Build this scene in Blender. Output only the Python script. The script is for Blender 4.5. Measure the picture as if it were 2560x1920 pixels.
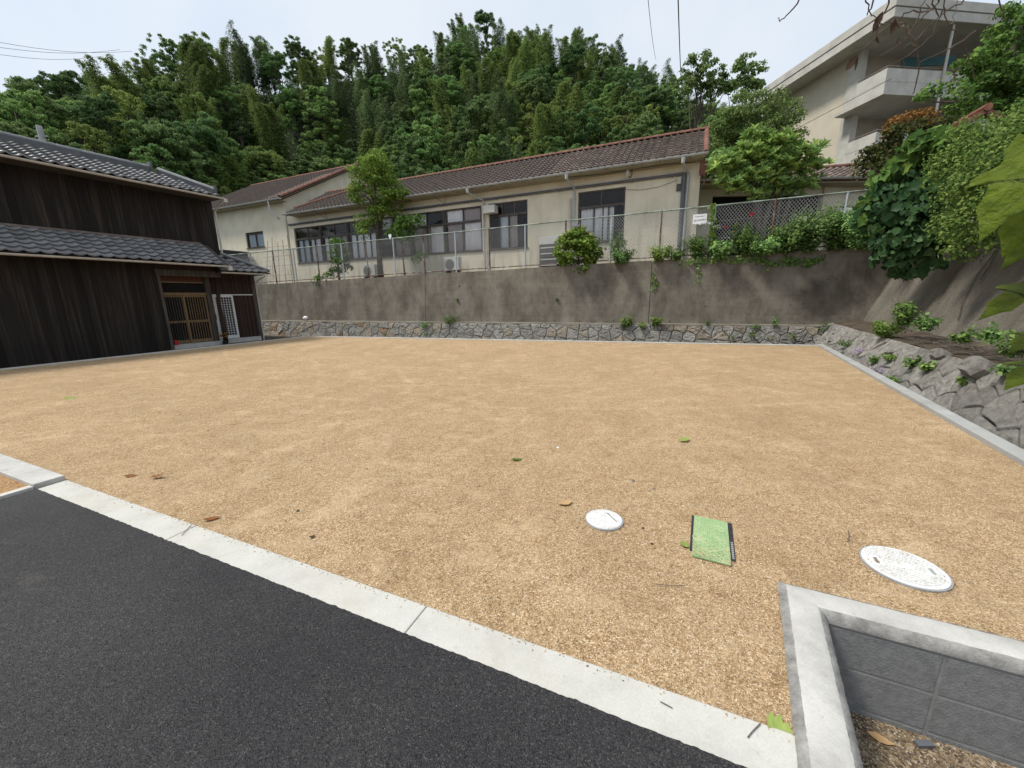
import bpy, math, random
import numpy as np
from mathutils import Vector, Matrix
random.seed(11); rng = np.random.default_rng(11)
R = math.radians
for o in list(bpy.data.objects): bpy.data.objects.remove(o)
S = bpy.context.scene; COL = S.collection

# ------------------------------------------------------------------ camera
FPX, HOR, SLOPE, EYE = 965.0, 743.0, -0.0152, 1.5
_roll = math.atan(SLOPE); _p = math.atan((960-HOR)*math.cos(_roll)/FPX)
_F = Vector((0, math.cos(_p), -math.sin(_p))); _up = Vector((0, math.sin(_p), math.cos(_p))); _r = Vector((1, 0, 0))
CR = _r*math.cos(_roll)+_up*math.sin(_roll); CU = _r*-math.sin(_roll)+_up*math.cos(_roll)
cd = bpy.data.cameras.new('Camera'); cam = bpy.data.objects.new('Camera', cd); COL.objects.link(cam)
cd.sensor_width = 36; cd.lens = 36*FPX/2560; cd.clip_start = .02; cd.clip_end = 2000
m3 = Matrix((CR, CU, -_F)).transposed(); cam.matrix_world = Matrix.Translation((0, 0, EYE)) @ m3.to_4x4()
S.camera = cam

# ------------------------------------------------------------------ sky, sun, exposure
SUN_EL, SUN_AZ = 58, -96          # azimuth from +Y toward +X: high, from the left, behind thin cloud
w = bpy.data.worlds.new('World'); S.world = w; w.use_nodes = True
nt = w.node_tree; nt.nodes.clear()
out = nt.nodes.new('ShaderNodeOutputWorld'); bg = nt.nodes.new('ShaderNodeBackground'); bg.inputs[1].default_value = .105
sky = nt.nodes.new('ShaderNodeTexSky'); sky.sky_type = 'NISHITA'; sky.sun_disc = False
sky.sun_elevation = R(SUN_EL); sky.sun_rotation = R(SUN_AZ); sky.dust_density = 2.0; sky.altitude = 20
tc = nt.nodes.new('ShaderNodeTexCoord'); nz = nt.nodes.new('ShaderNodeTexNoise'); nz.inputs['Scale'].default_value = 2.2; nz.inputs['Detail'].default_value = 8; nz.inputs['Roughness'].default_value = .58
rp = nt.nodes.new('ShaderNodeValToRGB'); rp.color_ramp.elements[0].position = .36; rp.color_ramp.elements[0].color = (5.5, 6.2, 7.1, 1)
rp.color_ramp.elements[1].position = .62; rp.color_ramp.elements[1].color = (6.4, 6.85, 7.3, 1)
mx = nt.nodes.new('ShaderNodeMix'); mx.data_type = 'RGBA'; mx.inputs[0].default_value = .86
nt.links.new(tc.outputs['Generated'], nz.inputs['Vector']); nt.links.new(nz.outputs[0], rp.inputs[0])
nt.links.new(sky.outputs[0], mx.inputs[6]); nt.links.new(rp.outputs[0], mx.inputs[7])
nt.links.new(mx.outputs[2], bg.inputs[0]); nt.links.new(bg.outputs[0], out.inputs[0])
sd = bpy.data.lights.new('sun', 'SUN'); sd.energy = 2.9; sd.angle = R(10); sd.color = (1, .95, .87)
so = bpy.data.objects.new('sun', sd); COL.objects.link(so)
_sd = Vector((math.sin(R(SUN_AZ))*math.cos(R(SUN_EL)), math.cos(R(SUN_AZ))*math.cos(R(SUN_EL)), math.sin(R(SUN_EL))))
so.rotation_euler = _sd.to_track_quat('Z', 'Y').to_euler(); so.location = (0, 0, 40)
S.view_settings.view_transform = 'Standard'; S.view_settings.look = 'None'; S.view_settings.gamma = 1
S.view_settings.exposure = 0.42; S.view_settings.use_curve_mapping = False

# ------------------------------------------------------------------ measured points -> places
def ray(x, y): return CR*((x-1280)/FPX)-CU*((y-960)/FPX)+_F
CAM = Vector((0, 0, EYE))
def onz(x, y, z=0): d = ray(x, y); return CAM+d*((z-EYE)/d.z)
def onpl(x, y, p, n): d = ray(x, y); return CAM+d*((Vector(p)-CAM).dot(n)/d.dot(n))
def far(x, y, Y): d = ray(x, y); return CAM+d*(Y/d.y)

# ------------------------------------------------------------------ mesh builder
class MB:
    def __init__(s): s.v = []; s.f = []
    def box(s, x0, x1, y0, y1, z0, z1):
        b = len(s.v)
        s.v += [(x0,y0,z0),(x1,y0,z0),(x1,y1,z0),(x0,y1,z0),(x0,y0,z1),(x1,y0,z1),(x1,y1,z1),(x0,y1,z1)]
        s.f += [tuple(b+i for i in q) for q in ((0,3,2,1),(4,5,6,7),(0,1,5,4),(1,2,6,5),(2,3,7,6),(3,0,4,7))]; return s
    def beam(s, a, b, wd, h=None):
        a = Vector(a); b = Vector(b); h = h or wd; d = (b-a).normalized()
        t = Vector((0,0,1)) if abs(d.z) < .9 else Vector((1,0,0)); x = d.cross(t).normalized()*wd/2; z = x.cross(d).normalized()*h/2
        n = len(s.v)
        for p in (a, b): s.v += [tuple(p-x-z), tuple(p+x-z), tuple(p+x+z), tuple(p-x+z)]
        s.f += [tuple(n+i for i in q) for q in ((0,1,2,3),(7,6,5,4),(0,4,5,1),(1,5,6,2),(2,6,7,3),(3,7,4,0))]; return s
    def tube(s, pts, r, n=8, cap=True):
        P = [Vector(p) for p in pts]; rs = r if isinstance(r, (list, tuple)) else [r]*len(P); base = len(s.v)
        prev = None
        for i, p in enumerate(P):
            d = (P[min(i+1, len(P)-1)]-P[max(i-1, 0)]).normalized()
            if prev is None: t = Vector((0,0,1)) if abs(d.z) < .9 else Vector((1,0,0)); x = d.cross(t).normalized()
            else: x = (prev-d*prev.dot(d)).normalized()
            prev = x; y = d.cross(x)
            for k in range(n):
                a = 2*math.pi*k/n; s.v.append(tuple(p+(x*math.cos(a)+y*math.sin(a))*rs[i]))
        for i in range(len(P)-1):
            for k in range(n):
                a = base+i*n+k; b = base+i*n+(k+1) % n; s.f.append((a, b, b+n, a+n))
        if cap: s.f.append(tuple(base+k for k in range(n))[::-1]); s.f.append(tuple(base+(len(P)-1)*n+k for k in range(n)))
        return s
    def prism(s, poly, z0, z1):
        b = len(s.v); n = len(poly)
        s.v += [(p[0], p[1], z0) for p in poly]+[(p[0], p[1], z1) for p in poly]
        s.f.append(tuple(b+i for i in range(n))[::-1]); s.f.append(tuple(b+n+i for i in range(n)))
        for i in range(n): j = (i+1) % n; s.f.append((b+i, b+j, b+n+j, b+n+i))
        return s
    def face(s, pts):
        b = len(s.v); s.v += [tuple(p) for p in pts]; s.f.append(tuple(range(b, b+len(pts)))); return s
    def disc(s, c, r0, r1, z, n=32):
        b = len(s.v)
        for k in range(n):
            a = 2*math.pi*k/n
            for r in (r0, r1): s.v.append((c[0]+r*math.cos(a), c[1]+r*math.sin(a), z))
        for k in range(n):
            j = (k+1) % n; s.f.append((b+2*k, b+2*k+1, b+2*j+1, b+2*j))
        return s
    def mesh(s, name='m', smooth=False):
        m = bpy.data.meshes.new(name); m.from_pydata(s.v, [], s.f); m.update()
        if smooth: m.polygons.foreach_set('use_smooth', [True]*len(m.polygons))
        return m
    def build(s, name, mat, parent=None, smooth=False, bevel=0):
        return obj(name, s.mesh(name, smooth), mat, parent, bevel)
def obj(name, me, mat, parent=None, bevel=0):
    if mat and not me.materials: me.materials.append(mat)
    o = bpy.data.objects.new(name, me); COL.objects.link(o)
    if parent: o.parent = parent
    if bevel: b = o.modifiers.new('b', 'BEVEL'); b.width = bevel; b.segments = 2; b.limit_method = 'ANGLE'
    return o
def piece(name, me, parent, loc=(0,0,0), rot=(0,0,0), sc=(1,1,1)):
    o = bpy.data.objects.new(name, me); COL.objects.link(o); o.parent = parent
    o.location = loc; o.rotation_euler = rot; o.scale = sc; return o
def tag(o, label=None, cat=None, group=None, kind=None):
    if label: o['label'] = label
    if cat: o['category'] = cat
    if group: o['group'] = group
    if kind: o['kind'] = kind
    return o
def thing(name, label, cat, loc=(0,0,0), rz=0, group=None):
    o = bpy.data.objects.new(name, None); COL.objects.link(o); o.location = loc; o.rotation_euler = (0, 0, rz)
    o.empty_display_size = .2; return tag(o, label, cat, group)
def struct(name, mb, mat): return tag(mb.build(name, mat), kind='structure')
def copy_tree(o, parent=None):
    c = o.copy(); COL.objects.link(c); c.parent = parent
    for ch in o.children: copy_tree(ch, c)
    return c

# ------------------------------------------------------------------ materials
class G:
    def __init__(s, name):
        s.m = bpy.data.materials.new(name); s.m.use_nodes = True; s.t = s.m.node_tree; s.t.nodes.clear()
        s.out = s.n('ShaderNodeOutputMaterial'); s.b = s.n('ShaderNodeBsdfPrincipled'); s.l(s.b.outputs[0], s.out.inputs[0])
    def n(s, t, **k):
        x = s.t.nodes.new(t)
        for a, v in k.items(): setattr(x, a, v)
        return x
    def l(s, a, b): s.t.links.new(a, b)
    def coord(s, kind='Object', scale=(1,1,1)):
        if kind == 'World': o = s.n('ShaderNodeNewGeometry').outputs['Position']
        else: o = s.n('ShaderNodeTexCoord').outputs[kind]
        mp = s.n('ShaderNodeMapping'); mp.inputs['Scale'].default_value = scale; s.l(o, mp.inputs[0]); return mp.outputs[0]
    def noise(s, v, sc, det=5, rough=.6):
        x = s.n('ShaderNodeTexNoise'); x.inputs['Scale'].default_value = sc; x.inputs['Detail'].default_value = det; x.inputs['Roughness'].default_value = rough; s.l(v, x.inputs[0]); return x.outputs[0]
    def voro(s, v, sc, out='Distance', feat='F1'):
        x = s.n('ShaderNodeTexVoronoi', feature=feat); x.inputs['Scale'].default_value = sc; s.l(v, x.inputs[0]); return x.outputs[out]
    def ramp(s, f, cols):
        x = s.n('ShaderNodeValToRGB'); e = x.color_ramp.elements
        while len(e) < len(cols): e.new(.5)
        for i, c in enumerate(cols):
            p, c = c if len(c) == 2 else (i/(len(cols)-1), c)
            e[i].position = p; e[i].color = (*c, 1)
        s.l(f, x.inputs[0]); return x.outputs[0]
    def mix(s, f, a, b, mode='MIX'):
        x = s.n('ShaderNodeMix', data_type='RGBA', blend_type=mode)
        for v, i in ((f, 0), (a, 6), (b, 7)):
            if isinstance(v, (int, float)): x.inputs[i].default_value = v
            elif isinstance(v, tuple): x.inputs[i].default_value = (*v, 1)
            else: s.l(v, x.inputs[i])
        return x.outputs[2]
    def math(s, op, a, b=0):
        x = s.n('ShaderNodeMath', operation=op)
        for v, i in ((a, 0), (b, 1)):
            if isinstance(v, (int, float)): x.inputs[i].default_value = v
            else: s.l(v, x.inputs[i])
        return x.outputs[0]
    def rnd(s, lo, hi):
        x = s.n('ShaderNodeMapRange'); s.l(s.n('ShaderNodeObjectInfo').outputs['Random'], x.inputs[0]); x.inputs[3].default_value = lo; x.inputs[4].default_value = hi; return x.outputs[0]
    def scale(s, col, f):
        return s.mix(1.0, col, f, 'MULTIPLY')
    def bump(s, h, st, dist=.01, nrm=None):
        x = s.n('ShaderNodeBump'); x.inputs['Strength'].default_value = st; x.inputs['Distance'].default_value = dist; s.l(h, x.inputs['Height'])
        if nrm: s.l(nrm, x.inputs['Normal'])
        return x.outputs[0]
    def fin(s, col, rough=.8, nrm=None, spec=.3, metal=0):
        for v, k in ((col, 'Base Color'), (rough, 'Roughness'), (metal, 'Metallic'), (spec, 'Specular IOR Level')):
            if isinstance(v, tuple): s.b.inputs[k].default_value = (*v, 1)
            elif isinstance(v, (int, float)): s.b.inputs[k].default_value = v
            else: s.l(v, s.b.inputs[k])
        if nrm: s.l(nrm, s.b.inputs['Normal'])
        return s.m
def M(name, cols, scale=4, rough=.8, bump=0, bsc=60, stretch=(1,1,1), kind='Object', rnd=0, spec=.3, metal=0, dist=.004, det=6):
    g = G(name); v = g.coord(kind, stretch); c = g.ramp(g.noise(v, scale, det), cols)
    if rnd: c = g.scale(c, g.rnd(1-rnd, 1+rnd))
    nn = g.bump(g.noise(v, bsc, 4), bump, dist) if bump else None
    return g.fin(c, rough, nn, spec, metal)
def leafmat(name, dark, mid, light, trans=.38, rnd=.18, rough=.65, hue=0, spec=.1):
    g = G(name); a = g.n('ShaderNodeAttribute', attribute_name='v').outputs['Fac']
    c = g.ramp(a, [(0, dark), (.5, mid), (1, light)])
    if rnd:
        wn = g.n('ShaderNodeTexWhiteNoise', noise_dimensions='1D'); g.l(g.n('ShaderNodeObjectInfo').outputs['Random'], wn.inputs['W']); mr_ = g.n('ShaderNodeMapRange'); g.l(wn.outputs['Value'], mr_.inputs[0]); mr_.inputs[3].default_value = 1-rnd; mr_.inputs[4].default_value = 1+rnd; c = g.scale(c, mr_.outputs[0])
    if hue:
        h = g.n('ShaderNodeHueSaturation'); g.l(g.rnd(.5-hue*1.7, .5+hue*.15), h.inputs['Hue']); g.l(c, h.inputs['Color']); c = h.outputs[0]
    g.fin(c, rough, None, spec)
    t = g.n('ShaderNodeBsdfTranslucent'); g.l(c, t.inputs[0]); mxs = g.n('ShaderNodeMixShader'); mxs.inputs[0].default_value = trans
    g.l(g.b.outputs[0], mxs.inputs[1]); g.l(t.outputs[0], mxs.inputs[2]); g.l(mxs.outputs[0], g.out.inputs[0])
    return g.m

# gravel: fine tan crushed granite
def gravel_mat(name, cols, dusty, sc=150, marks=()):
    g = G(name); v = g.coord('World')
    cell = g.voro(v, sc, 'Color'); sep = g.n('ShaderNodeSeparateColor'); g.l(cell, sep.inputs[0])
    c = g.ramp(sep.outputs[0], cols)
    cell2 = g.voro(v, sc*.42, 'Color'); sep2 = g.n('ShaderNodeSeparateColor'); g.l(cell2, sep2.inputs[0])
    c = g.mix(.6, c, g.ramp(sep2.outputs[0], [(0, (.62,.58,.52)), (.22, (.90,.88,.85)), (.6, (1,1,1)), (1, (1.12,1.11,1.10))]), 'MULTIPLY')
    p = g.ramp(g.noise(g.coord('World', (.9, 1.3, 1)), 2.6, 9, .72), [(.50, (0,0,0)), (.63, (1,1,1))])
    c = g.mix(g.math('MULTIPLY', p, .38), c, dusty)
    p2 = g.ramp(g.noise(g.coord('World', (1.6, .7, 1)), 1.1, 8, .7), [(.40, (1,1,1)), (.56, (0,0,0))]); c = g.mix(g.math('MULTIPLY', p2, .24), c, tuple(x*.62 for x in cols[2][1]))
    for (cx_, cy_, r_, w_) in marks:
        dn = g.n('ShaderNodeVectorMath', operation='DISTANCE'); g.l(g.coord('World'), dn.inputs[0]); dn.inputs[1].default_value = (cx_, cy_, 0)
        rr = g.math('ABSOLUTE', g.math('SUBTRACT', g.math('ADD', dn.outputs['Value'], g.math('MULTIPLY', g.noise(v, 3, 4), .06)), r_)); mk = g.ramp(g.math('DIVIDE', rr, w_), [(.45, (1,1,1)), (1, (0,0,0))])
        brk = g.ramp(g.noise(v, .9, 5, .7), [(.45, (0,0,0)), (.58, (1,1,1))]); c = g.mix(g.math('MULTIPLY', g.math('MULTIPLY', mk, brk), .24), c, dusty)
    q = g.ramp(g.noise(v, .8, 7, .65), [(.3, (.90,.87,.83)), (.7, (1.05,1.04,1.03))]); c = g.mix(1.0, c, q, 'MULTIPLY')
    q2 = g.ramp(g.noise(v, 22, 5, .75), [(.30, (.50,.44,.38)), (.44, (.90,.87,.83)), (.7, (1.14,1.13,1.11))]); c = g.mix(.5, c, q2, 'MULTIPLY'); q3 = g.ramp(g.noise(v, 7, 5, .7), [(.32, (.66,.60,.52)), (.46, (.97,.96,.94)), (.7, (1.08,1.08,1.07))]); c = g.mix(.55, c, q3, 'MULTIPLY')  # dark speckle painted in as the shade of voids between grains
    n1 = g.bump(g.voro(v, sc), .9, .006); n2 = g.bump(g.noise(v, 40, 4), .5, .012, n1); n3 = g.bump(g.noise(v, 9, 4), .35, .03, n2)
    return g.fin(c, .93, n3, .15)
m_gravel = gravel_mat('gravel', [(0, (.185,.118,.064)), (.2, (.355,.242,.135)), (.6, (.475,.342,.202)), (.85, (.585,.452,.298)), (1, (.77,.675,.53))], (.65,.51,.35), 185, ((-14, 3, 11.2, .10), (-14, 3, 12.7, .10), (9, -4, 12.3, .09), (9, -4, 13.8, .09), (2, 20, 13.6, .08), (2, 20, 15.0, .08)))
m_gravel2 = gravel_mat('brown_gravel', [(0, (.16,.09,.045)), (.3, (.34,.20,.10)), (.7, (.46,.29,.15)), (1, (.6,.45,.28))], (.45,.30,.16))
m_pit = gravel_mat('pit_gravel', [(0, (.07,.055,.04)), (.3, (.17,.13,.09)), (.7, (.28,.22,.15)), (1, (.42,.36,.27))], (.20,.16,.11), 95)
def pebmat(name, cols, rough=.85):
    g = G(name); c = g.ramp(g.n('ShaderNodeAttribute', attribute_name='v').outputs['Fac'], cols); return g.fin(c, rough, None, .25)
m_peb = pebmat('pebbles', [(0, (.15,.09,.05)), (.15, (.34,.225,.115)), (.5, (.49,.345,.19)), (.85, (.62,.47,.30)), (1, (.78,.68,.53))])
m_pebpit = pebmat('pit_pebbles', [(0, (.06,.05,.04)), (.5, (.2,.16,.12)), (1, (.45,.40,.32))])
m_chip = pebmat('asphalt_chips', [(0, (.010,.010,.011)), (.6, (.022,.022,.024)), (.95, (.042,.042,.044)), (1, (.16,.155,.145))], .65)
g = G('asphalt'); v = g.coord('World'); cell = g.voro(v, 210, 'Color'); sep = g.n('ShaderNodeSeparateColor'); g.l(cell, sep.inputs[0])
c = g.ramp(sep.outputs[0], [(0, (.012,.012,.0130)), (.55, (.024,.024,.0256)), (.9, (.036,.036,.038)), (1, (.07,.069,.067))])
p = g.ramp(g.noise(g.coord('World', (1, 1, 1)), 1.1, 6, .6), [(.35, (.8,.8,.82)), (.7, (1.35,1.33,1.3))]); c = g.mix(1.0, c, p, 'MULTIPLY')
d = g.ramp(g.noise(g.coord('World', (.7, 2.0, 1)), 2.3, 7, .7), [(.60, (0,0,0)), (.80, (.35,.35,.35))]); c = g.mix(d, c, (.16,.13,.095))
n1 = g.bump(g.voro(v, 190), .8, .004); n2 = g.bump(g.noise(v, 30, 4), .4, .008, n1)
m_asphalt = g.fin(c, .66, n2, .3)
# concretes
def conc(name, cols, sc=3, stain=None, bump=.25, fine=True):
    g = G(name); v = g.coord('World'); c = g.ramp(g.noise(v, sc, 8, .65), cols)
    if fine:
        q = g.ramp(g.noise(v, 120, 3), [(.3, (.86,.86,.86)), (.7, (1.05,1.05,1.05))]); c = g.mix(.7, c, q, 'MULTIPLY')
    pit = g.ramp(g.voro(v, 16), [(.03, (.35,.34,.32)), (.07, (1,1,1))]); c = g.mix(.55, c, pit, 'MULTIPLY')
    if stain: st = g.ramp(g.noise(v, 1.3, 8, .7), [(.5, (0,0,0)), (.72, (1,1,1))]); c = g.mix(g.math('MULTIPLY', st, .55), c, stain)
    sc_ = g.ramp(g.noise(g.coord('World', (1, 1, 1)), 7, 9, .8), [(.60, (0,0,0)), (.70, (1,1,1))]); c = g.mix(g.math('MULTIPLY', sc_, .35), c, tuple(x*.5 for x in cols[0][1]))
    n1 = g.bump(g.noise(v, 90, 5, .7), bump, .004); return g.fin(c, .88, n1, .25)
m_kerb = conc('kerb_concrete', [(.25, (.40,.392,.36)), (.5, (.49,.482,.445)), (.8, (.55,.542,.505))], 4, (.44,.395,.32))
m_kerb_g = conc('grey_kerb', [(.25, (.27,.275,.27)), (.5, (.35,.355,.345)), (.8, (.42,.425,.415))], 3, (.28,.27,.24))
m_cope = conc('coping_concrete', [(.28, (.33,.323,.30)), (.45, (.43,.422,.40)), (.62, (.50,.493,.467)), (.8, (.56,.552,.52))], 5, (.36,.345,.31), .6)
m_cope_rough = conc('coping_edge', [(.3, (.16,.158,.15)), (.5, (.27,.265,.252)), (.75, (.40,.392,.375))], 16, None, 1.0)
m_block = conc('concrete_block', [(.3, (.145,.147,.150)), (.5, (.19,.192,.195)), (.8, (.25,.252,.255))], 26, None, 1.0)
m_mortar = conc('mortar', [(.3, (.17,.17,.167)), (.7, (.25,.25,.245))], 8, None, .4)
g = G('old_retaining_concrete'); v = g.coord('Object')
c = g.ramp(g.noise(g.coord('Object', (1.0, 1, .55)), 1.3, 10, .74), [(.25, (.075,.067,.054)), (.45, (.150,.134,.110)), (.58, (.215,.194,.162)), (.8, (.31,.283,.24))])
hl = g.ramp(g.noise(g.coord('Object', (.35, 1, 6)), 1.0, 8, .75), [(.35, (.78,.77,.75)), (.65, (1.10,1.09,1.07))]); c = g.mix(.55, c, hl, 'MULTIPLY')
vs = g.ramp(g.noise(g.coord('Object', (2.2, 1, .3)), 1.0, 9, .75), [(.58, (0,0,0)), (.74, (1,1,1))]); c = g.mix(g.math('MULTIPLY', vs, .4), c, (.25,.225,.185))
ge = g.n('ShaderNodeVectorMath', operation='DISTANCE'); mp = g.coord('Object', (.75, 0, 1)); g.l(mp, ge.inputs[0]); ge.inputs[1].default_value = (26.2*.75, 0, 1.25)
mold = g.ramp(g.math('ADD', ge.outputs['Value'], g.math('MULTIPLY', g.math('SUBTRACT', g.noise(v, 2.2, 7, .7), .5), 1.1)), [(.45, (1,1,1)), (.8, (0,0,0))])
c = g.mix(g.math('MULTIPLY', mold, .62), c, (.022,.020,.018))
sp = g.ramp(g.noise(v, 26, 4, .7), [(.66, (0,0,0)), (.76, (1,1,1))]); c = g.mix(g.math('MULTIPLY', sp, .35), c, (.34,.32,.28))
m_oldwall = g.fin(c, .92, g.bump(g.noise(v, 28, 6, .7), .5, .012), .15)
g = G('slope_concrete'); v = g.coord('World'); c = g.ramp(g.noise(g.coord('World', (1, 1, .5)), 1.3, 9, .68), [(.28, (.13,.118,.097)), (.5, (.235,.214,.180)), (.75, (.34,.312,.266))])
c = g.mix(.9, c, g.ramp(g.noise(v, 34, 6, .75), [(.3, (.55,.54,.52)), (.7, (1.2,1.2,1.2))]), 'MULTIPLY')
m_slope = g.fin(c, .92, g.bump(g.noise(v, 14, 9, .8), 1.0, .06), .1)
def stone_mat(name, a, b, c3):
    g = G(name); v = g.coord('World'); c = g.ramp(g.noise(v, 9, 8, .7), [(.28, a), (.5, b), (.75, c3)])
    c = g.mix(.8, c, g.ramp(g.noise(v, 110, 3, .7), [(.3, (.62,.62,.62)), (.65, (1.15,1.15,1.15))]), 'MULTIPLY')
    c = g.scale(c, g.rnd(.78, 1.14)); return g.fin(c, .9, g.bump(g.noise(v, 30, 9, .8), 1.0, .05), .1)
m_stone = [stone_mat('grey_stone', (.19,.178,.158), (.33,.315,.285), (.47,.455,.42)), stone_mat('warm_stone', (.20,.165,.125), (.34,.295,.235), (.48,.435,.37)), stone_mat('brown_stone', (.17,.115,.075), (.29,.205,.14), (.40,.315,.23))]
m_forest = M('forest_floor', [(.3, (.018,.030,.012)), (.5, (.035,.050,.02)), (.75, (.06,.065,.03))], 1.5, .95, .6, 8, kind='World', dist=.1)
m_soil = M('soil', [(.3, (.035,.026,.018)), (.5, (.075,.058,.04)), (.75, (.13,.10,.07))], 3, .95, .6, 30, kind='World', dist=.03)
m_ground = M('ground', [(.3, (.07,.06,.04)), (.6, (.12,.10,.07)), (.8, (.15,.13,.09))], 1.5, .95, .6, 25, kind='World', dist=.03)
# buildings
m_char = None
g = G('charred_cedar'); v = g.coord('Object', (9, 9, .9)); rz = g.n('ShaderNodeObjectInfo')
vv = g.n('ShaderNodeVectorMath', operation='ADD'); cmb = g.n('ShaderNodeCombineXYZ'); g.l(g.math('MULTIPLY', rz.outputs['Random'], 50), cmb.inputs[0]); g.l(g.math('MULTIPLY', rz.outputs['Random'], 90), cmb.inputs[2])
g.l(v, vv.inputs[0]); g.l(cmb.outputs[0], vv.inputs[1])
c = g.ramp(g.noise(vv.outputs[0], 1.3, 8, .7), [(.3, (.0065,.0055,.005)), (.5, (.014,.0115,.010)), (.62, (.034,.025,.019)), (.76, (.085,.06,.042)), (.88, (.15,.11,.08))]); c = g.scale(c, g.rnd(.6, 1.45))
m_char = g.fin(c, .75, g.bump(g.noise(vv.outputs[0], 6, 6, .7), .8, .008), .25)
m_redwood = M('dark_red_wood', [(.3, (.014,.0065,.005)), (.6, (.032,.014,.010)), (.8, (.055,.028,.02))], 2, .65, .4, 20, (8, 8, 1), rnd=.3)
m_greywood = M('grey_weathered_wood', [(.3, (.04,.033,.028)), (.6, (.085,.072,.062)), (.8, (.14,.12,.10))], 2, .85, .5, 20, (8, 8, 1), rnd=.2)
m_gold = M('varnished_lattice_wood', [(.3, (.13,.082,.04)), (.7, (.21,.145,.075))], 3, .5, .2, 30, (6, 6, 1))
m_reddoor = M('red_brown_board', [(.3, (.055,.016,.009)), (.7, (.10,.032,.018))], 3, .5, .1, 30, (1, 6, 6))
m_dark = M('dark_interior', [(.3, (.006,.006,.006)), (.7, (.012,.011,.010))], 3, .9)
m_alu = M('white_aluminium', [(.3, (.56,.57,.58)), (.7, (.66,.67,.67))], 5, .45, spec=.5)
m_kawara = M('silver_grey_tile', [(.3, (.105,.105,.108)), (.55, (.17,.17,.174)), (.8, (.26,.26,.264))], 6, .36, .15, 40, rnd=.25, spec=.6)
m_kawara_d = M('dark_ridge_tile', [(.3, (.045,.046,.048)), (.7, (.09,.091,.094))], 5, .4, .2, 30, rnd=.1, spec=.5)
m_gutter_w = M('beige_gutter', [(.3, (.42,.40,.36)), (.7, (.54,.52,.48))], 3, .5, spec=.4)
m_gutter_g = M('grey_gutter', [(.3, (.33,.35,.35)), (.7, (.46,.48,.47))], 3, .5, spec=.4)
m_pipe_g = M('slate_grey_pipe', [(.3, (.085,.095,.11)), (.7, (.14,.15,.17))], 3, .5, spec=.4)
m_flash = M('rusty_flashing', [(.3, (.12,.085,.07)), (.7, (.24,.185,.16))], 4, .6)
g = G('cream_render'); v = g.coord('World'); zz = g.n('ShaderNodeSeparateXYZ'); g.l(v, zz.inputs[0])
c = g.ramp(g.noise(v, 1.2, 7, .6), [(.3, (.62,.565,.435)), (.55, (.71,.66,.525)), (.8, (.75,.71,.585))])
st = g.ramp(g.noise(g.coord('World', (3, 3, .5)), 1.6, 8, .72), [(.48, (0,0,0)), (.68, (1,1,1))])
low = g.ramp(zz.outputs['Z'], [(0, (1,1,1)), (1, (1,1,1))])
mr = g.n('ShaderNodeMapRange'); g.l(zz.outputs['Z'], mr.inputs[0]); mr.inputs[1].default_value = 2.4; mr.inputs[2].default_value = 5.2; mr.inputs[3].default_value = .7; mr.inputs[4].default_value = .12
c = g.mix(g.math('MULTIPLY', st, mr.outputs[0]), c, (.22,.195,.165)); m_cream = g.fin(c, .85, g.bump(g.noise(v, 45, 5), .3, .006), .2)
m_soffit = M('eave_board', [(.3, (.30,.27,.19)), (.7, (.40,.36,.27))], 2, .8, kind='World')
g = G('weathered_red_tile'); v = g.coord('World'); c = g.ramp(g.noise(v, 7, 7, .7), [(.3, (.085,.066,.056)), (.5, (.155,.122,.104)), (.65, (.205,.168,.147)), (.8, (.29,.25,.222))]); c = g.scale(c, g.rnd(.75, 1.25))
m_tile = g.fin(c, .8, g.bump(g.noise(v, 40, 5), .4, .006), .25)
m_terra = M('terracotta', [(.3, (.095,.042,.030)), (.5, (.17,.070,.045)), (.65, (.215,.10,.066)), (.8, (.22,.16,.13))], 6, .7, .3, 40, kind='World', rnd=.15)
m_frame = M('brown_window_frame', [(.3, (.058,.048,.042)), (.7, (.095,.08,.07))], 4, .5, spec=.4)
m_curtain = M('pale_curtain', [(.3, (.80,.79,.81)), (.7, (.88,.87,.89))], 3, .9)
m_curtain2 = M('mauve_curtain', [(.3, (.38,.33,.33)), (.7, (.48,.42,.42))], 3, .9)
m_paper = M('frosted_pane', [(.3, (.55,.62,.68)), (.7, (.66,.73,.78))], 3, .6)
g = G('window_glass'); gl = g.n('ShaderNodeBsdfGlossy'); gl.inputs['Roughness'].default_value = .03; tr = g.n('ShaderNodeBsdfTransparent'); tr.inputs[0].default_value = (.97,.98,.985,1)
fr = g.n('ShaderNodeFresnel'); fr.inputs[0].default_value = 1.45; mxs = g.n('ShaderNodeMixShader'); g.l(fr.outputs[0], mxs.inputs[0]); g.l(tr.outputs[0], mxs.inputs[1]); g.l(gl.outputs[0], mxs.inputs[2]); g.l(mxs.outputs[0], g.out.inputs[0]); m_glass = g.m
m_apt = M('apartment_render', [(.3, (.49,.445,.35)), (.6, (.56,.51,.41)), (.8, (.61,.565,.46))], 1.0, .85, .5, 9, kind='World', dist=.012)
m_aptc = conc('apartment_concrete', [(.3, (.40,.39,.355)), (.55, (.50,.487,.445)), (.8, (.57,.555,.51))], 1.4, (.30,.29,.265), .3)
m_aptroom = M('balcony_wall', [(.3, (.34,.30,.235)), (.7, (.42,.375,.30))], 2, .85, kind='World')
m_rail = M('brown_rail', [(.3, (.13,.105,.095)), (.7, (.2,.165,.15))], 4, .5, spec=.4)
m_teal = M('teal_board', [(.3, (.008,.05,.05)), (.7, (.012,.075,.07))], 4, .5)
m_steel = M('pale_galvanised_steel', [(.3, (.33,.38,.41)), (.7, (.46,.51,.54))], 5, .5, rnd=.1, spec=.4)
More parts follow.
